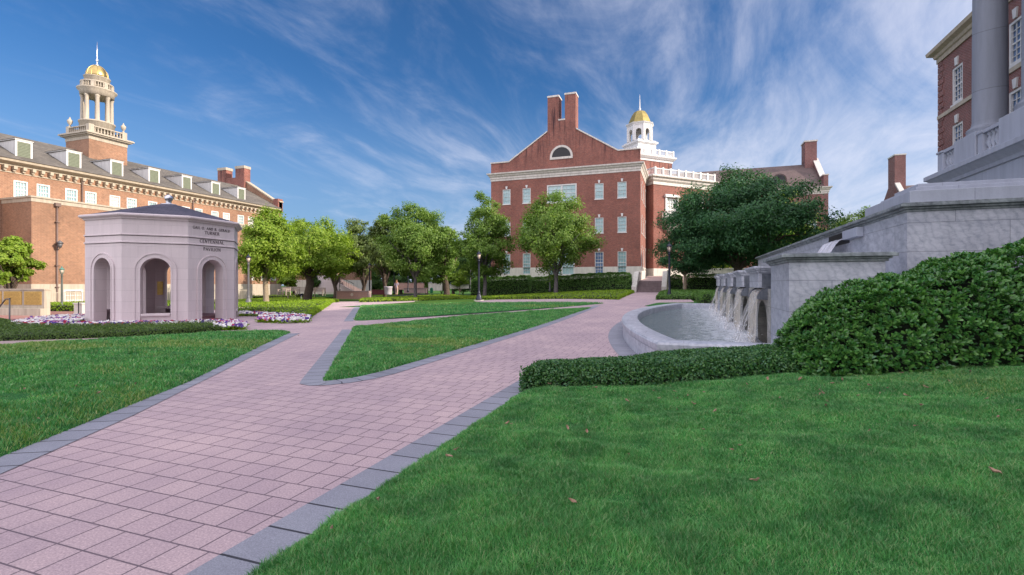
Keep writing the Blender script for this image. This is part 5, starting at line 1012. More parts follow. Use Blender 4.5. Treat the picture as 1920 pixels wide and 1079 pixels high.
# ------------------------------------------------------------------ hedges, beds and flowers
def hedge_tree_normals(): pass
LOW = HEDGE
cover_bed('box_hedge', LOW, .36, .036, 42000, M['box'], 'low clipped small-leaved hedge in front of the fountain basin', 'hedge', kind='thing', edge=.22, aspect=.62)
def big_bush():
    root = thing('glossy_bush', 'big rounded glossy-leaved bush covering the end of the fountain wall', 'bush', (4, 8.2, .3))
    # mound that climbs to the right: centre line and radii
    def surf(u, th):
        """u along 0..1, th angle around from front ground over the top to the back"""
        x = 1.42+u*8.2; yc = 8.25+.0*u+.22*(x-1.4)*.35; h = 1.0+.20*np.clip((x-1.5)*.9, 0, 1)+.18*np.clip(x-2.2, 0, 8)
        ry = .98+.0*x; e = np.sqrt(np.clip(1-((.62-(x-1.42))/.62)**2, 0.02, 1)); e = np.where(x < 2.04, e, 1.0)
        z0 = H(x, yc-1.0)
        return x, yc-ry*e*np.cos(th), z0+h*(.35+.65*e)*np.sin(th)**.72
    n = 62000; u = rng.random(n)**1.35; th = rng.uniform(.02, 2.4, n)
    x, y, z = surf(u, th); b = 1e-3; x2, y2, z2 = surf(u, th+b); x3, y3, z3 = surf(np.clip(u+b, 0, 1), th)
    T1 = np.stack([x2-x, y2-y, z2-z], 1); T2 = np.stack([x3-x, y3-y, z3-z], 1); Nn = np.cross(T1, T2); Nn /= np.linalg.norm(Nn, axis=1)[:, None]+1e-9
    C = np.stack([x.mean()*np.ones(n), y.mean()*np.ones(n), np.zeros(n)], 1); P = np.stack([x, y, z], 1); out = np.stack([x*0, -(np.cos(th)), np.sin(th)], 1); sg = np.sign((Nn*out).sum(1)); Nn *= sg[:, None]
    lump = fbm(x*2.2+th*.3, th*2.0+x*.4, 41, 3)-.5; P += Nn*(lump*.42)[:, None]
    # leaves gather in rosettes: each leaf leans out of a twig tip
    ntip = 9500; k = rng.integers(0, ntip, n); tip = P[rng.permutation(n)[:ntip]]; tn = Nn[:ntip]; ii = rng.permutation(n)[:ntip]; tip = P[ii]; tn = Nn[ii]
    depth_ = rng.random(ntip)**2*.16; tip = tip-tn*depth_[:, None]
    a = rng.uniform(0, 2*pi, n); q = rng.uniform(.35, 1.25, n); tnk = tn[k]; tnk = tnk*.75+np.array([0, -.1, .45]); tnk /= np.linalg.norm(tnk, axis=1)[:, None]
    R = np.cross(tnk, [0.3, .5, .8]); R /= np.linalg.norm(R, axis=1)[:, None]; B = np.cross(tnk, R); side = R*np.cos(a)[:, None]+B*np.sin(a)[:, None]
    dr = tnk*np.cos(q)[:, None]+side*np.sin(q)[:, None]; ln = rng.uniform(.045, .085, n)[:, None]; base = tip[k]+dr*.008
    W = np.cross(dr, tnk+rng.normal(0, .2, (n, 3))); W /= np.linalg.norm(W, axis=1)[:, None]+1e-9; up = np.cross(W, dr); hw = ln*.21
    V = np.empty((n, 6, 3)); V[:, 0] = base; V[:, 1] = base+dr*ln*.45+W*hw+up*hw*.35; V[:, 2] = base+dr*ln*.82+W*hw*.85+up*hw*.1; V[:, 3] = base+dr*ln*1.0-up*hw*.3; V[:, 4] = base+dr*ln*.82-W*hw*.85+up*hw*.1; V[:, 5] = base+dr*ln*.45-W*hw+up*hw*.35
    b_ = np.arange(n)*6; F = np.stack([np.stack([b_, b_+1, b_+2], 1), np.stack([b_, b_+2, b_+3], 1), np.stack([b_, b_+3, b_+4], 1), np.stack([b_, b_+4, b_+5], 1)], 1).reshape(-1, 3)
    V -= np.array([4, 8.2, .3]); rawmesh('foliage', V.reshape(-1, 3), F, M['bush'], parent=root)
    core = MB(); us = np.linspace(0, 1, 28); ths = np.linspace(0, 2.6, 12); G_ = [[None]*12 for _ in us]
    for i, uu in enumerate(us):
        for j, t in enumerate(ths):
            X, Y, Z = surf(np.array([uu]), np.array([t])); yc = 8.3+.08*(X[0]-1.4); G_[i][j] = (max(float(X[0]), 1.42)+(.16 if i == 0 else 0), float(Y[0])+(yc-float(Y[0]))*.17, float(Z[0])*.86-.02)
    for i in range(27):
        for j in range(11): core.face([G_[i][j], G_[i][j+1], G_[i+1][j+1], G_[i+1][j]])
    core.build('dark_core', M['core'], root, fix=False)
big_bush()
def gp(*a): return [GP(*p) for p in a]
# tall hedge in front of the gabled building (three stretches)
def box_hedge(x0, x1, y0, y1, z1, n, label, group='tall clipped hedges'):
    P = [(x0, y0), (x1, y0), (x1, y1), (x0, y1)]; z0 = float(H((x0+x1)/2, y0)); r = cover_bed('tall_hedge', P, z1-z0, .11, n, M['hedge'], label, 'hedge', kind='thing', edge=.25, aspect=.6); r['group'] = group
box_hedge(-15.0, -4.85, 48.2, 50, 2.42, 24000, 'tall clipped hedge ending at the pale cheek wall of the steps')
box_hedge(-21.8, -15.2, 48.6, 50.4, 2.2, 17000, 'slightly lower tall hedge stretch below the left half of the gable')
box_hedge(-1.35, -.1, 50.5, 51.8, 2.35, 2500, 'short hedge stretch between the step wall and the slim tree')
box_hedge(.2, 6.5, 50.5, 51.9, 2.42, 7000, 'hedge stretch below the big dark oak, right of the slim tree')
bed = gp((674, 567.5), (780, 564.5), (860, 562.5), (1000, 561.5), (1160, 562.5), (1190, 549.5))+[(-5.2, 47.6), (-22, 48.2), GP(760, 552), GP(688, 559)]
cover_bed('ground_cover', bed, .28, .10, 42000, M['cover'], 'yellow-green ground cover bed under the middle trees, before the tall hedge', aspect=.5)
yb = gp((581, 597.5), (616, 574.5), (636, 565), (600, 561.5), (520, 561.5), (449, 566))+[(-34, 26), (-28, 22.5), GP(449, 590)]
cover_bed('ground_cover', yb, .30, .09, 32000, M['cover'], 'sunlit yellow-green ground cover bed right of the pavilion', aspect=.5)
cover_bed('ground_cover', gp((449, 562), (540, 560.5), (585, 557.5), (585, 553.5), (449, 553)), .45, .12, 6000, M['cover'], 'strip of ground cover behind the narrow path, left of the dark leaning trunk', aspect=.5)
rb = gp((1230, 562.5), (1326, 562))+[(1.9, 33), (3.5, 45), (-1.4, 47.5), GP(1236, 553)]
cover_bed('ground_cover', rb, .32, .09, 16000, M['hedge'], 'dark green ground cover mound right of the steps, behind the lamp post', aspect=.5)
cover_bed('ground_cover', [(.9, 29.2), (1.5, 28.9), (1.75, 33), (.7, 33)], .75, .07, 3500, M['hedge'], 'clipped dark green shrub mound at the far end of the basin')
sl_bed = gp((0, 641), (150, 636.5), (300, 630), (413, 621), (425, 614), (400, 611), (300, 613.5), (160, 617.5), (60, 617))+[GP(20, 608), GP(0, 603), (-28, 12), (-27.5, 8)]
cover_bed('ground_cover', sl_bed, .20, .05, 30000, M['carpet_shaded'], 'low clipped ground cover along the walk in front of the pavilion', aspect=.5)
cover_bed('ground_cover', [(-50, 27.2), (-44, 33.8), (-38, 33.8), (-36.5, 28), (-39, 24), (-50, 21)], .5, .12, 6000, M['cover'], 'shrubby bed at the foot of the left hall behind the green lamp post')
def flowers(poly, n, label, h=.16):
    xs = [p[0] for p in poly]; ys = [p[1] for p in poly]; X = rng.uniform(min(xs), max(xs), n*6); Y = rng.uniform(min(ys), max(ys), n*6); k = inpoly(X, Y, poly); X, Y = X[k][:n], Y[k][:n]; n = len(X)
    Z = H(X, Y)+h*(.75+.4*rng.random(n)); pick = fbm(X*1.7, Y*1.7, 61, 2)+rng.normal(0, .16, n); idx = np.where(pick < .52, 1, np.where(pick < .66, 2, np.where(pick < .76, 3, 4)))
    vd = np.array([.75, -.55, .55]); Pf = np.stack([X, Y, Z], 1); P2 = Pf+rng.normal(0, .015, Pf.shape)
    m_ = n*3; i2 = rng.integers(0, n, m_); Pl = np.stack([X[i2]+rng.normal(0, .05, m_), Y[i2]+rng.normal(0, .05, m_), H(X[i2], Y[i2])+h*rng.random(m_)*.85], 1)
    P = np.concatenate([Pf, P2, Pl]); Nn = np.concatenate([np.tile(vd, (2*n, 1)), np.tile([0, 0, 1.], (m_, 1))]); ix = np.concatenate([idx, idx, np.zeros(m_, int)])
    o = cards('flower_bed', P, Nn, .088, [M['cover'], M['petal_w'], M['petal_p'], M['petal_r'], M['petal_m']], ix, aspect=1.0, fold=.1, rnd=.35); tag(o, label, 'flowers', kind='stuff')
flowers(gp((482, 605.5), (530, 607.5), (578, 606), (583, 598), (545, 592), (520, 585.5), (492, 591)), 1500, 'white, purple and crimson pansies edging the path right of the pavilion')
flowers(gp((449, 594), (486, 594), (520, 588), (500, 584), (449, 583.5)), 900, 'pansies in the strip beside the right corner of the pavilion')
flowers(gp((402, 620), (458, 619.5), (462, 614), (440, 608.5), (404, 609.5), (330, 612), (330, 615), (395, 614)), 900, 'pansies at the foot of the doorway side of the pavilion')
flowers(gp((100, 618), (160, 618.5), (330, 615.5), (330, 611), (240, 611.5), (160, 613)), 900, 'thin row of white pansies along the front foot of the pavilion')
flowers(gp((18, 613), (40, 618), (120, 618.5), (118, 613), (160, 605), (158, 597), (100, 599.5), (60, 604)), 2200, 'curved bed of white and mauve pansies left of the pavilion')

# ------------------------------------------------------------------ trees
def tree(name, x, y, h, r, cb, tr, leaf, bark, label, n=16000, size=.17, shape=1.0, lean=(0, 0), forks=5, seed=1, ncl=110, group='campus trees', fork_h=None, ry=None, spiky=0, cat='tree', rcs=1.0, flat=.66):
    """crown: ellipsoid from height cb to h with radius r, made of leaf clumps"""
    g = np.random.default_rng(seed); z0 = float(H(x, y)); root = thing(name, label, cat, (x, y, z0-.1), 0, group); n = int(n*1.7); ncl = int(ncl*1.6); size *= 1.22
    cb = max(cb, .25); zc, rz = (cb+h)/2, (h-cb)/2; ry = ry or r
    d = g.normal(0, 1, (ncl, 3)); d /= np.linalg.norm(d, axis=1)[:, None]; rr = g.random(ncl)**(1/2.6)*.90
    C = d*rr[:, None]; C[:, 2] = np.where(C[:, 2] < 0, C[:, 2]*.9, C[:, 2])
    # upper part tapers by `shape`
    tp = np.clip(C[:, 2], 0, 1); C[:, :2] *= (1-(1-1/shape)*tp**1.0)[:, None] if shape > 1 else 1
    wob = 1+.10*np.sin(3*np.arctan2(C[:, 1], C[:, 0])+seed)+g.normal(0, .04, ncl); C *= wob[:, None]
    C *= np.array([r, ry, rz]); C[:, 0] += lean[0]; C[:, 1] += lean[1]; C[:, 2] += zc
    rc = r*g.uniform(.13, .25, ncl)*rcs
    if spiky:
        k = np.argsort(-C[:, 2])[:spiky]; C[k, 2] += g.uniform(0, .035*rz*2, spiky); rc[k] *= .9
    for _ in range(3):
        dm_ = np.linalg.norm(C[:, None]-C[None], axis=2)+np.eye(ncl)*1e6; nb = dm_.argmin(1); far_ = dm_.min(1) > .8*(rc+rc[nb]); C[far_] = C[far_]*.45+C[nb[far_]]*.55
        ce = np.array([lean[0], lean[1], zc]); rd = np.linalg.norm((C-ce)/np.array([r, ry, rz]), axis=1); k2 = np.sort(dm_, axis=1)[:, 2] > .95*r*.36; C[k2] = ce+(C[k2]-ce)*.9
    wgt = rc**2/np.sum(rc**2); ci = g.choice(ncl, n, p=wgt); q = g.normal(0, 1, (n, 3)); q /= np.linalg.norm(q, axis=1)[:, None]; rad = g.random(n)**(1/1.9)
    P = C[ci]+q*(rc[ci]*rad)[:, None]*np.array([1, 1, flat]); ctr = np.array([lean[0], lean[1], zc]); outd = P-ctr; outd /= np.linalg.norm(outd, axis=1)[:, None]+1e-9
    # small twig tufts inside each clump
    ntw = n//9; tw = g.normal(0, .05*r, (ntw, 3)); P += tw[g.integers(0, ntw, n)]*.5
    global rng; old = rng; rng = g
    cards('crown', P, outd*.7+q*.6+np.array([0, 0, .45]), size, M[leaf], parent=root, aspect=.52, rnd=.55); rng = old
    t = MB(); fh = fork_h or cb*1.02; lx, ly = lean[0]*.45, lean[1]*.45; bend = g.normal(0, .05*fh, 2)
    pts = [(0, 0, -.15), (.0, 0, .05), (lx*.2+bend[0]*.5, ly*.2, fh*.35), (lx*.6+bend[0], ly*.6, fh*.7), (lx, ly, fh), (lx*1.3, ly*1.3, fh+(h-fh)*.35), (lx*1.5, ly*1.5, fh+(h-fh)*.72)]
    t.V = []; t.tube(pts, [tr*1.5, tr*1.15, tr*.95, tr*.9, tr*.85, tr*.42, tr*.12], 10)
    for k in range(forks*3):
        lvl = k//forks; s = C[g.integers(0, ncl)] if k >= forks else None
        a = 2*pi*(k+g.random()*.6)/forks; st = Vector((lx, ly, fh*(.86+.14*lvl)+(h-fh)*.16*lvl))
        if k < forks: e = Vector((lx+r*.72*cos(a), ly+ry*.72*sin(a), fh+(h-fh)*g.uniform(.25, .5)))
        else: e = Vector(s)*.9+Vector((lx, ly, fh))*.1
        m1 = st.lerp(e, .4)+Vector((0, 0, .10*(h-fh)))*(1 if k < forks else .3)+Vector(g.normal(0, .04*r, 3)); r0 = tr*(.55-.13*lvl)
        t.tube([st, m1, st.lerp(e, .75)+Vector(g.normal(0, .05*r, 3))+Vector((0, 0, .05*(h-fh))), e], [r0, r0*.6, r0*.35, r0*.1], 6)
        for _ in range(2):
            s2 = C[g.integers(0, ncl)]; t.tube([m1, m1.lerp(Vector(s2), .5)+Vector(g.normal(0, .05*r, 3)), Vector(s2)], [r0*.4, r0*.22, r0*.06], 5)
    me_o = t.build('trunk', M[bark], None, fix=False); me_o.parent = root; return root
def T(p, D): return atD(p, D)
def tz(p, y, D): return EYE+(HZ-y)*D/FPX
def tree_px(p, D, ytop, ybot, hw, **k):
    x, y = T(p, D); z0 = float(H(x, y))-.1; dx = (p-960)/FPX; return tree(k.pop('name', 'shade_tree'), x, y, tz(p, ytop, D)-z0, 1.14*hw*D/FPX/sqrt(1+dx*dx)**.5, tz(p, ybot+7, D)-z0, **k)
tree_px(20, 33, 432, 543, 47, tr=.16, leaf='leaf_lime', bark='bark', label='small sunlit bright green tree at the left edge, beside the tan front block', n=9000, size=.17, seed=3, ncl=70)
tree_px(500, 40.5, 388, 535, 66, tr=.22, leaf='leaf_lime', bark='bark_pale', label='sunlit tree with a pale straight trunk right of the pavilion', n=16000, size=.17, seed=4, shape=1.3, fork_h=2.9, spiky=5)
tree_px(575, 50, 402, 528, 76, tr=.42, leaf='leaf_lime', bark='bark', label='broad sunlit tree on a thick dark leaning trunk', n=20000, size=.19, seed=5, shape=1.1, lean=(.8, .0), fork_h=3.0, spiky=4)
tree_px(628, 60, 424, 530, 34, tr=.25, leaf='leaf_lime', bark='bark', label='rounded sunlit tree behind the thick dark trunk, above the sign wall', n=8000, size=.21, seed=6)
tree_px(683, 62, 392, 530, 42, tr=.25, leaf='leaf_olive', bark='bark', label='olive green tree behind the small lamp post with a forked dark trunk', n=10000, size=.22, seed=7, shape=1.2, spiky=5)
tree_px(722, 56, 396, 528, 36, tr=.22, leaf='leaf_olive', bark='bark', label='olive green tree between the sign wall and the slim trunk, behind the person', n=8000, size=.21, seed=8, shape=1.2, spiky=4)
tree_px(779, 46.5, 370, 532, 70, tr=.17, leaf='leaf_mid', bark='bark_grey', label='tall upright tree on a slim grey trunk in the middle bed', n=19000, size=.17, seed=9, shape=1.5, forks=6, fork_h=2.3, spiky=9)
tree_px(838, 57, 412, 532, 42, tr=.38, leaf='leaf_mid', bark='bark', label='darker tree with a thick forked trunk behind the slim trunked tree', n=9000, size=.21, seed=10, lean=(-.8, 0), fork_h=2.4)
tree_px(908, 47, 356, 535, 55, tr=.19, leaf='leaf_mid', bark='bark_grey', label='upright tree directly behind the middle black lamp post', n=15000, size=.165, seed=12, shape=1.7, forks=6, fork_h=2.4, spiky=10)
tree_px(1042, 45, 346, 526, 73, tr=.20, leaf='leaf_mid', bark='bark_grey', label='rounded tree in front of the gable with a slim grey trunk', n=19000, size=.165, seed=13, shape=1.45, forks=6, fork_h=2.2, spiky=7)
tree_px(1384, 44, 316, 512, 147, rcs=.85, flat=.5, tr=.42, leaf='leaf_dark', bark='bark', label='wide dark green oak spreading behind the fountain', n=44000, size=.185, seed=14, shape=1.35, ncl=150, forks=7, fork_h=2.6, spiky=8, name='oak_tree')
tree_px(1284, 43.5, 425, 520, 62, tr=.13, leaf='leaf_dark', bark='bark_pale', label='small slim pale trunked tree beside the black lamp post near the steps', n=11000, size=.14, seed=15, shape=1.2, ncl=70, fork_h=1.9)
tree_px(1462, 57, 338, 520, 64, tr=.3, leaf='leaf_lime', bark='bark', label='sunlit yellow-green tree peeking out behind the right side of the oak', n=17000, size=.2, seed=16, shape=1.2)
tree_px(1345, 62, 470, 545, 40, tr=.2, leaf='leaf_lime', bark='bark', label='low sunlit tree seen under the oak by the garden wall', n=6000, size=.2, seed=17)
tree_px(1620, 70, 383, 480, 42, tr=.25, leaf='leaf_mid', bark='bark', label='tree tip rising over the right part of the terrace lip', n=8000, size=.2, seed=18, spiky=5)
tree_px(1575, 75, 402, 480, 30, tr=.25, leaf='leaf_mid', bark='bark', label='lower tree tip showing over the terrace lip beside the oak', n=5000, size=.2, seed=19)
# back row closing the view between the halls
bk = [(600, 92, 462, 42, 'leaf_far', 'far tree behind the stairs, left end of the back row'), (660, 88, 448, 44, 'leaf_far', 'far dark tree behind the sign wall'), (705, 100, 440, 44, 'leaf_far', 'far tree behind the small lamp post'), (752, 84, 448, 46, 'leaf_far', 'far dark tree behind the pale bin'),
      (800, 96, 440, 44, 'leaf_far', 'far tree behind the slim grey trunk'), (850, 86, 446, 42, 'leaf_far', 'far tree left of the gabled building'), (895, 92, 436, 44, 'leaf_far', 'far tree touching the left edge of the gabled building'), (552, 80, 470, 34, 'leaf_far', 'far small tree behind the leaning trunk')]
for i, (p, D, yt, hw, lf, lb) in enumerate(bk): tree_px(p, D, yt, 536-3*(i % 2), hw, tr=.3, leaf=lf, bark='bark', label=lb, n=6500, size=.34, seed=30+i, ncl=60, group='far trees', fork_h=2.4)
for i, (p, D, yt, hw, lb) in enumerate([(862, 74, 498, 20, 'young lime green tree by the far road'), (590, 64, 508, 14, 'dark shrub by the stone stairs'), (540, 60, 505, 18, 'bright shrub behind the dark leaning trunk')]): tree_px(p, D, yt, 541, hw, tr=.08, leaf='leaf_lime' if i != 1 else 'leaf_far', bark='bark_pale', label=lb, n=2500, size=.2, seed=50+i, ncl=40, group='small far trees')

shr = [(665, 78, 512, 26), (700, 82, 508, 30), (742, 80, 512, 28), (785, 84, 508, 30), (828, 88, 514, 26), (868, 84, 510, 24), (905, 80, 512, 26), (560, 74, 520, 18), (1345, 66, 512, 40)]
wh = ['left of the small lamp post', 'behind the walking person', 'behind the pale bin', 'behind the slim grey trunk', 'right of the green bin', 'left of the middle lamp post', 'touching the tall hedge', 'behind the leaning trunk', 'under the oak']
for i, ((p, D, yt, hw), wv) in enumerate(zip(shr, wh)): tree_px(p, D, yt, 546, hw, name='shrub', tr=.06, leaf='leaf_far' if i % 3 else 'leaf_mid', bark='bark', label='far rounded shrub '+wv, n=2600, size=.26, seed=70+i, ncl=40, group='far shrubs', cat='shrub', fork_h=.4)
# ------------------------------------------------------------------ street lamps
def lamp(name, x, y, hh, label, post='iron', cap='iron', z=None, slab=False):
    z0 = float(H(x, y)) if z is None else z; r = thing(name, label, 'street lamp', (x, y, z0), 0, 'street lamps'); k = hh/4.1
    if slab: s = MB(); s.box(x-.32, x+.32, y-.32, y+.32, z0-.02, z0+.10); s.build('footing', M['plinth'], r); z0 += .10; k = (hh-.1)/4.1
    m = MB(); A = lambda l: [(a*k, z0+b*k) for a, b in l]
    m.lathe(x, y, A([(.27, 0), (.27, .10), (.23, .13), (.22, .30), (.15, .42), (.12, .52), (.135, .56), (.10, .62), (.085, .75), (.082, 1.6), (.07, 2.9), (.066, 3.2), (.09, 3.23), (.09, 3.27), (.05, 3.31), (.09, 3.36), (.10, 3.39)]), 12); m.build('post', M[post], r)
    h = MB()
    for q in range(6):
        a = 2*pi*q/6; h.tube([(x+.095*k*cos(a), y+.095*k*sin(a), z0+3.39*k), (x+.175*k*cos(a), y+.175*k*sin(a), z0+3.78*k)], .012*k, 5)
    h.lathe(x, y, A([(.20, 3.77), (.20, 3.80), (.16, 3.86), (.09, 3.93), (.05, 3.96), (.035, 4.02), (.045, 4.05), (.005, 4.12)]), 12); h.build('lantern_frame', M[cap], r)
    g = MB(); g.lathe(x, y, A([(.085, 3.40), (.162, 3.76)]), 6); g.build('lamp_glass', M['glass_lamp'], r)
for (p, D, yb, yt, lb, sl_) in ((1255, 34, 565, 454, 'black lamp post on a pale slab between the steps and the fountain', True), (898, 40.6, 565, 470, 'black lamp post on the narrow walk in front of the upright tree', True), (466, 36.5, 571, 476, 'grey-black lamp post right of the pavilion in the sunlit bed', False), (693, 57, 558, 492, 'small far black lamp post right of the sign wall', False)):
    x, y = T(p, D); z = EYE-(yb-HZ)*D/FPX; lamp('street_lamp', x, y, (yb-yt)*D/FPX, lb, z=z, slab=sl_, post='iron' if p > 500 else 'iron_grey')
x, y = T(116, 37); lamp('street_lamp', x, y, 3.35, 'old green-capped lamp post before the tan brick block at the left', 'verdigris_dark', 'verdigris')
for (p, D, yb, yt, lb) in ((637, 62, 546, 505, 'slim grey pole behind the left end of the sign wall'), (739, 60, 552, 508, 'dark pole behind the pale bin'), (765, 62, 548, 520, 'short dark pole left of the slim grey trunk'), (834, 66, 544, 512, 'dark pole right of the green bin'), (1031, 47, 547, 516, 'grey pole against the hedge, left of the slim grey trunk by the gable'), (882, 60, 548, 508, 'pale thin pole left of the tall hedge')):
    x, y = T(p, D); z = EYE-(yb-HZ)*D/FPX; r = thing('pole', lb, 'pole', (x, y, z), 0, 'poles'); m = MB(); m.lathe(x, y, [(.13, z), (.12, z+.2), (.075, z+.3), (.06, EYE+(HZ-yt)*D/FPX), (.09, EYE+(HZ-yt)*D/FPX+.05), (.02, EYE+(HZ-yt)*D/FPX+.15)], 10); m.build('shaft', M['iron'] if 'dark' in lb else M['iron_grey'], r)
# ------------------------------------------------------------------ middle distance furniture
def placed(p, yb, D): x, y = T(p, D); return x, y, EYE-(yb-HZ)*D/FPX
x, y, z = placed(583, 556, 52); r = thing('marker_post', 'white square post with a violet cap beside the bench', 'post', (x, y, z)); m = MB(); m.box(x-.12, x+.12, y-.12, y+.12, z, z+1.62); m.build('shaft', M['plinth'], r, bevel=.01); m = MB(); m.box(x-.16, x+.16, y-.16, y+.16, z+1.62, z+1.68); m.lathe(x, y, [(.13, z+1.68), (.1, z+1.8), (.02, z+1.86)], 10); m.build('cap', M['banner'], r)
def bench(x, y, z, rz, label):
    r = thing('bench', label, 'bench', (x, y, z), rz, 'wooden benches'); f = FR((x, y), (cos(rz), sin(rz)))
    m = MB()
    for k in range(4): m.obox(f, -.9, .9, -.05+.12*k-.2, .05+.12*k-.2, .42+z, .46+z)
    m.build('seat', M['bench_wood'], r); m = MB(); m.obox(f, -.9, .9, -.33, -.28, z+.86, z+.93); m.obox(f, -.9, .9, -.33, -.28, z+.5, z+.55)
    for k in range(14): u = -.85+k*.13; m.obox(f, u, u+.06, -.32, -.29, z+.55, z+.86)
    m.build('backrest', M['bench_wood'], r)
    for u in (-.86, .86):
        for d in (-.3, .2): q = MB(); q.obox(f, u-.04, u+.04, d-.04, d+.04, z, z+(.62 if d > 0 else .9)); q.build('leg', M['bench_wood'], r)
        q = MB(); q.obox(f, u-.05, u+.05, -.3, .26, z+.62, z+.66); q.build('armrest', M['bench_wood'], r)
for p, yb, D, rz, lb in ((594, 555, 56, .15, 'wooden bench right of the violet-capped post'), (569, 554, 57, .9, 'wooden bench between the leaning trunk and the violet-capped post'), (546, 553, 58, .3, 'wooden bench just left of the leaning trunk'), (532, 554, 56, -.3, 'wooden bench farthest left, behind the ground cover strip')):
    x, y, z = placed(p, yb, D); bench(x, y, z, rz, lb)
def sign_wall():
    x, y, z = placed(631, 557.5, 54); x1, y1, _ = placed(691, 557, 52.5); r = thing('sign_wall', 'low pink brick wall with stone coping and a round white seal', 'wall', (x, y, z)); f = FR((x, y), (x1-x, y1-y)); Lw = math.dist((x, y), (x1, y1)); m = MB(); m.obox(f, 0, Lw, -.4, 0, z-.2, z+.62); m.build('wall', M['brick_pink'], r)
    m = MB(); m.obox(f, -.05, Lw+.05, -.45, .05, z+.62, z+.70); m.obox(f, -.03, .08, -.42, .03, z-.2, z+.62); m.obox(f, Lw-.12, Lw+.03, -.42, .03, z-.2, z+.62); m.build('coping', M['walk'], r)
    u = Lw*.49; s = MB(); rr = .17; zc = z+.3; C_ = [(u+rr*cos(t), zc+rr*sin(t)) for t in np.linspace(0, 2*pi, 25)[:-1]]; s.uprism(f, C_, .005, .03); so = s.build('seal', M['white'], r)
    s = MB()
    for a, b in zip(np.linspace(0, 2*pi, 25), np.linspace(0, 2*pi, 25)[1:]): s.uprism(f, [(u+.125*cos(a), zc+.125*sin(a)), (u+.145*cos(a), zc+.145*sin(a)), (u+.145*cos(b), zc+.145*sin(b)), (u+.125*cos(b), zc+.125*sin(b))], .031, .036)
    s.uprism(f, [(u-.06, zc-.05), (u+.06, zc-.05), (u, zc+.07)], .031, .036); s.build('emblem', M['bronze'], so)
M['brick_pink'] = brick_mat('pink_brick', (.48, .27, .22), (.40, .21, .18), (.45, .35, .30), soft=.25)
sign_wall()
x, y, z = placed(728, 553, 55); r = thing('litter_bin', 'pale round litter bin right of the walking person', 'bin', (x, y, z)); m = MB(); m.lathe(x, y, [(.36, z), (.40, z+.1), (.44, z+.8), (.47, z+.82), (.47, z+.9), (.40, z+.92)], 20); m.build('body', M['bin_pale'], r); m = MB(); m.lathe(x, y, [(.34, z+.9), (.34, z+.935)], 16); m.build('opening', M['dark'], r)
x, y, z = placed(809, 550, 49); r = thing('litter_bin', 'small bright green bin in the ground cover bed', 'bin', (x, y, z)); m = MB(); m.lathe(x, y, [(.12, z), (.14, z+.05), (.145, z+.42), (.12, z+.5), (.04, z+.54)], 14); m.build('body', M['bin_green'], r); m = MB(); m.box(x-.08, x+.08, y-.16, y-.13, z+.3, z+.38); m.build('opening', M['dark'], r)
x, y, z = placed(714, 553, 55.5); m = MB(); m.box(x-1.2, x+.5, y, y+.25, z, z+.5); m.box(x-1.25, x+.55, y-.05, y+.3, z+.5, z+.56); tag(m.build('planter_wall', M['maroon'], loc=(x, y, z)), 'dark maroon low wall behind the walking person', 'wall')
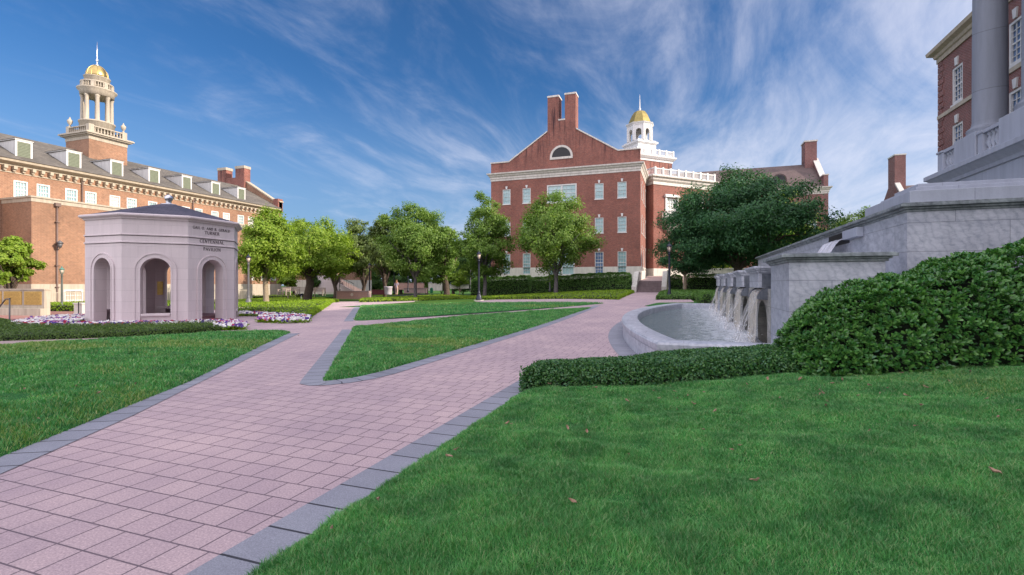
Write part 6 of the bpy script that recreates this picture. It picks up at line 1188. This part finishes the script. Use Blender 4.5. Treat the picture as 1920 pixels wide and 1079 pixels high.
# person walking away
def person():
    x, y, z = placed(743.5, 554, 56); r = thing('person', 'person with long reddish hair, grey top and pale trousers walking past the bins', 'person', (x, y, z), radians(20))
    me = bpy.data.meshes.new('body'); J = {'pel': (0, 0, .95, .13), 'wst': (0, 0, 1.12, .115), 'che': (0, .01, 1.32, .14), 'nek': (0, .0, 1.50, .055), 'hed': (0, .02, 1.60, .085), 'top': (0, .02, 1.70, .075),
         'lh': (-.09, 0, .90, .095), 'lk': (-.10, .10, .52, .06), 'la': (-.10, .06, .10, .042), 'lt': (-.10, .20, .04, .035), 'rh': (.09, 0, .90, .095), 'rk': (.10, .0, .50, .06), 'ra': (.10, -.16, .12, .042), 'rt': (.10, -.03, .04, .035),
         'ls': (-.17, 0, 1.42, .06), 'le': (-.23, -.04, 1.15, .042), 'lw': (-.22, .08, .93, .03), 'lf': (-.21, .12, .84, .028), 'rs': (.17, 0, 1.42, .06), 're': (.23, -.02, 1.15, .042), 'rw': (.20, .12, .98, .03), 'rf': (.18, .19, .92, .028)}
    E_ = ['pel-wst', 'wst-che', 'che-nek', 'nek-hed', 'hed-top', 'pel-lh', 'lh-lk', 'lk-la', 'la-lt', 'pel-rh', 'rh-rk', 'rk-ra', 'ra-rt', 'che-ls', 'ls-le', 'le-lw', 'lw-lf', 'che-rs', 'rs-re', 're-rw', 'rw-rf']
    ks = list(J); me.from_pydata([J[k][:3] for k in ks], [(ks.index(e.split('-')[0]), ks.index(e.split('-')[1])) for e in E_], []); o = bpy.data.objects.new('body', me); COL.objects.link(o); o.parent = r
    sk = o.modifiers.new('skin', 'SKIN'); 
    for i, k in enumerate(ks): me.skin_vertices[0].data[i].radius = (J[k][3]*(1.25 if k in ('che', 'pel', 'wst') else 1), J[k][3]); 
    me.skin_vertices[0].data[0].use_root = True; o.modifiers.new('sub', 'SUBSURF').levels = 2; me.materials.append(M['skin'])
    def part(nm, rows, mat):
        m = MB()
        for a, b in zip(rows, rows[1:]):
            A = [(a[0]+a[2]*cos(t), a[1]+a[3]*sin(t), a[4]) for t in np.linspace(0, 2*pi, 13)[:-1]]; B = [(b[0]+b[2]*cos(t), b[1]+b[3]*sin(t), b[4]) for t in np.linspace(0, 2*pi, 13)[:-1]]; m.extr(A, B, caps=False, smooth=True)
        q = m.build(nm, mat, None); q.parent = r
    part('top', [(0, 0, .17, .125, .86), (0, 0, .16, .12, 1.1), (0, .01, .19, .135, 1.32), (0, .01, .18, .12, 1.42), (0, 0, .07, .06, 1.5)], M['shirt'])
    for s in (-1, 1):
        part('sleeve', [(s*.17, 0, .07, .075, 1.44), (s*.205, -.02, .062, .062, 1.28), (s*.23, -.03, .055, .055, 1.15)], M['shirt'])
        k = (.10, .52) if s < 0 else (0, .50); a_ = .06 if s < 0 else -.16; part('trouser_leg', [(s*.09, 0, .11, .12, .93), (s*.095, k[0]*.5, .095, .095, .72), (s*.10, k[0], .072, .075, k[1]), (s*.10, a_, .055, .06, .14)], M['trousers'])
    part('hair', [(0, -.02, .115, .12, 1.36), (0, -.03, .12, .12, 1.5), (0, .0, .115, .125, 1.62), (0, .01, .10, .11, 1.72), (0, .01, .03, .03, 1.765)], M['hair'])
person()
# stone stairs and side entrance at the far end of the left hall
def side_stairs():
    x, y, z = placed(604, 548, 64); r = thing('side_stairs', 'grey stone stairs with pale rails behind the benches', 'stairs', (x, y, z)); m = MB()
    for k in range(12): m.box(x+4.2-.38*(k+1)-.4, x+4.2-.38*k+0, y, y+2.6, z, z+1.95-.165*(11-k)+0) if False else m.box(x, x+4.6-.38*k, y, y+2.6, z+.165*k, z+.165*(k+1))
    m.build('tread', M['step'], r); w_ = MB(); w_.extr([(x, y-.12, z), (x+4.9, y-.12, z), (x+4.9, y-.12, z+.2), (x+.3, y-.12, z+2.15), (x, y-.12, z+2.15)], [(x, y+.1, z), (x+4.9, y+.1, z), (x+4.9, y+.1, z+.2), (x+.3, y+.1, z+2.15), (x, y+.1, z+2.15)]); w_.box(x-1.5, x, y-.12, y+.1, z, z+2.15); w_.build('cheek_wall', M['limestone'], r)
    rl = MB(); rl.tube([(x+.3, y, z+3.0), (x+4.9, y, z+1.1)], .03, 6)
    for k in range(14): xx = x+.3+k*.35; zt = z+3.0-1.9*(xx-x-.3)/4.6; rl.tube([(xx, y, zt-.85), (xx, y, zt)], .018, 5)
    rl.build('handrail', M['iron_grey'], r)
side_stairs()
def side_block():
    x, y, z = placed(575, 545, 70); r = thing('side_block', 'tan brick entrance block with pale pilasters behind the far stairs', 'building', (x, y, z)); m = MB(); f = FR((x-2, y), (1, 0)); m.box(x-2, x+5.2, y, y+8, z+1.5, z+7.5); m.build('wall', M['brick_tan'], r); m = MB(); m.box(x-2.06, x+5.26, y-.06, y+8, z-.5, z+1.5)
    for k in range(3): m.box(x+1.2+k*1.9, x+1.55+k*1.9, y-.18, y, z+2, z+6.6)
    m.box(x-2.1, x+5.3, y-.3, y+8, z+6.6, z+7.1); m.build('pilaster', M['plinth'], r)
    for k in range(2): window(r, f, 3.75+k*1.9, 4.85+k*1.9, z+2.4, z+5.4, 2, 4, 'glass_dark', d=.04, fw=.1)
side_block()
# low far walls across the lawn behind the middle trees
for i, (p0, p1, D, yb, h_, mt, lb) in enumerate(((803, 829, 70, 541.5, .75, 'plinth', 'pale low wall end right of the green bin'), (748, 795, 78, 540, .7, 'brick_pink', 'low far brick wall behind the slim grey trunk'), (843, 879, 74, 538, .25, 'plinth', 'thin pale kerb wall left of the tall hedge'), (757, 800, 64, 546, .32, 'step', 'low dark garden kerb behind the slim grey trunk'))):
    (x, y), (x1, y1) = T(p0, D), T(p1, D); z = EYE-(yb-HZ)*D/FPX; f = FR((x, y), (x1-x, y1-y)); m = MB(); l = math.dist((x, y), (x1, y1)); m.obox(f, 0, l, -.35, 0, z-.3, z+h_); m.obox(f, -.04, l+.04, -.39, .04, z+h_, z+h_+.07); tag(m.build('low_wall', M[mt], loc=(x, y, z)), lb, 'wall', 'low far walls')
# ------------------------------------------------------------------ left plaza : memorial wall with bronze tablets, handrail, bollard
def memorial():
    D = 31; x0, y0 = T(-60, D+1.0); x1, y1 = T(83, D); r = thing('memorial_wall', 'low cream wall with two bronze tablets on the left plaza', 'wall', (x1, y1, -.3)); f = FR((x0, y0), (x1-x0, y1-y0)); L_ = math.dist((x0, y0), (x1, y1)); zb = -.5; zt = 1.5-(543-HZ)*D/FPX
    m = MB(); m.obox(f, 0, L_, -.35, 0, zb, zt-.04); m.obox(f, -.05, L_+.04, -.4, .05, zt-.04, zt+.03); m.obox(f, 0, L_, 0, .22, zb, zb+.45); m.build('wall', M['buff'], r)
    for a, b in ((L_-3.1, L_-1.72), (L_-1.5, L_-.2), (L_-4.6, L_-3.3)):
        t = MB(); t.obox(f, a, b, 0, .04, zt-.98, zt-.13); to = t.build('tablet', M['bronze'], r)
        q = MB()
        for k in range(9): q.obox(f, a+.1, b-.1-.04*(k % 3), .041, .046, zt-.92+k*.085, zt-.90+k*.085)
        q.build('raised_lines', M['bronze_dark'], to)
M['bronze_dark'] = simple('darkened_bronze', (.30, .19, .06), .5, .5)
memorial()
xh, yh = GP(18, 601); m = MB(); z = float(H(xh, yh)); m.tube([(xh, yh, z-.1), (xh, yh, z+.9)], .028, 8); m.tube([(xh+.03, yh, z+.9), (xh-.5, yh+.1, z+.86), (xh-2.2, yh+.5, z+.2)], .028, 8); tag(m.build('handrail', M['iron_plum'] if 'iron_plum' in M else M['iron_grey'], loc=(xh, yh, z)), 'thin dark handrail on the plaza at the left edge', 'handrail')
x, y = T(152, 29); z = float(H(x, y)); r = thing('stone_post', 'short white stone post with a dark handrail left of the pavilion', 'post', (x, y, z)); m = MB(); m.box(x-.3, x+.45, y-.2, y+.2, z-.1, z+.78); m.box(x-.34, x+.49, y-.24, y+.24, z+.78, z+.86); m.build('block', M['plinth'], r, bevel=.01); m = MB(); m.tube([(x+.3, y-.3, z), (x+.3, y-.3, z+.92), (x+.75, y-.3, z+.92)], .025, 6); m.build('rail', M['iron'], r)
# railing and kerb at the foot of the left hall
m = MB(); fz = FR((-49.6, 26), (0, 1), (1, 0)); z = .0
m.obox(fz, 0, 20, -.02, .02, .75, .8)
for k in range(110): m.obox(fz, k*.18, k*.18+.03, -.015, .015, -.45, .75)
tag(m.build('area_railing', M['buff'], loc=(-49.6, 26, 0)), 'pale iron railing along the foot of the tan brick block', 'railing')
m = MB(); f = FR((-39.2, 23.6), (3.0, 4.6)); m.obox(f, 0, 6.3, -.05, .2, -.6, -.18); tag(m.build('planter_kerb', M['brick_pink'], loc=(-39, 23.6, -.4)), 'low brick kerb of the bed at the foot of the left hall', 'kerb')
# little ground spotlights
for p, yb, D, lb in ((500.5, 566, 41, 'small black garden spotlight left of the pale trunk'), (565, 560, 49, 'small black garden spotlight right of the leaning trunk')):
    x, y, z = placed(p, yb, D); r = thing('garden_spotlight', lb, 'spotlight', (x, y, z), 0, 'garden spotlights'); m = MB(); m.tube([(x, y, z), (x, y, z+.3)], .05, 8); m.build('stem', M['plinth'], r); m = MB(); m.tube([(x-.08, y-.1, z+.34), (x+.08, y+.12, z+.42)], .10, 10); m.build('head', M['iron'], r)
# drain grate on the path
x, y = GP(1146, 608); m = MB()
for k in range(6): m.box(x-.32, x+.32, y-.14+k*.055, y-.105+k*.055, .012, .018)
m.box(x-.36, x+.36, y-.18, y-.145, .01, .02); m.box(x-.36, x+.36, y+.185, y+.22, .01, .02); tag(m.build('drain_grate', M['maroon'], loc=(x, y, 0)), 'rusty drain grate in the path beside the basin', 'drain')
# ------------------------------------------------------------------ fallen leaves
def leafmesh(k):
    g = random.Random(k); V = [(0, 0, 0)]; F = []; n = 8; l = .042
    pts = [(l*(t-.5)*2, (1 if s else -1)*l*.36*sin(pi*min(1, t*1.02))**.8) for s in (0, 1) for t in ([i/5 for i in range(6)] if s == 0 else [i/5 for i in range(5, -1, -1)])]
    m = MB(); mid = [(l*(i/5-.5)*2, 0, .004+.010*sin(i*1.3+k)) for i in range(6)]
    for s in (-1, 1):
        ed = [(l*(i/5-.5)*2, s*l*.36*max(.02, sin(pi*i/5))**.8, .010+.012*g.random()) for i in range(6)]
        for i in range(5): m.face([mid[i], mid[i+1], ed[i+1], ed[i]])
    o = m.build('leaf_tmp', M['leaf_dry'], None, fix=False); me = o.data; bpy.data.objects.remove(o); return me
LM = [leafmesh(k) for k in range(3)]
spots = [(1265, 750, 1), (1500, 775, 1), (1538, 765, 1), (1540, 762, 1), (1530, 767, 1), (1551, 778, 1), (1548, 787, 1), (1446, 777, 1), (1462, 774, 1), (1341, 800, 1), (1270, 765, 1), (1236, 765, 1), (1116, 746, 1), (1175, 772, 1), (1176, 771, 1), (1269, 788, 1), (1226, 750, 1), (1300, 775, 1), (1630, 748, 1), (1664, 752, 1), (1735, 750, 1), (1610, 768, 1), (1727, 786, 1), (1852, 773, 1), (1910, 795, 1), (1872, 803, 1), (1630, 837, 1), (1717, 828, 1), (1865, 931, 1), (1416, 943, 1), (1180, 883, 1), (1073, 981, 1), (1388, 870, 1), (1371, 879, 1), (1319, 838, 1), (1100, 833, 1), (1064, 823, 1), (952, 815, 1), (958, 818, 1), (842, 893, 1), (855, 873, 1), (1560, 744, 1), (1500, 735, 1), (1440, 735, 1), (1350, 735, 1), (1400, 742, 1), (1580, 735, 1), (1690, 722, 1), (1820, 718, 1), (1780, 740, 1), (1650, 760, 1), (1700, 770, 1), (1290, 760, 1), (1320, 752, 1), (1030, 738, 1), (624, 1046, 1), (709, 979, 1),
         (633, 688, 0), (706, 645, 0), (810, 663, 0), (254, 737, 0), (143, 740, 0), (186, 751, 0), (72, 812, 0), (289, 682, 0), (45, 748, 0), (860, 640, 0), (560, 640, 0)]
gl = np.random.default_rng(5)
for i, (p, yv, near) in enumerate(spots):
    x, y = GP(p, yv); o = bpy.data.objects.new('fallen_leaf', LM[i % 3]); COL.objects.link(o); rz_ = .11*(float(fbm(np.array([x*1.2]), np.array([y*2.3]), 31)[0])-.5)
    o.location = (x, y, float(H(x, y))+.13+rz_); o.rotation_euler = (gl.normal(0, .35), gl.normal(0, .35), gl.uniform(0, 6.28)); s = gl.uniform(.35, .95); o.scale = (s, s, s)
    tag(o, 'dry reddish brown leaf lying on the '+('right foreground lawn' if near else 'lawns beyond the path'), 'leaf', 'fallen leaves on the '+('right foreground lawn' if near else 'lawns beyond the path'))
bpy.context.view_layer.update()
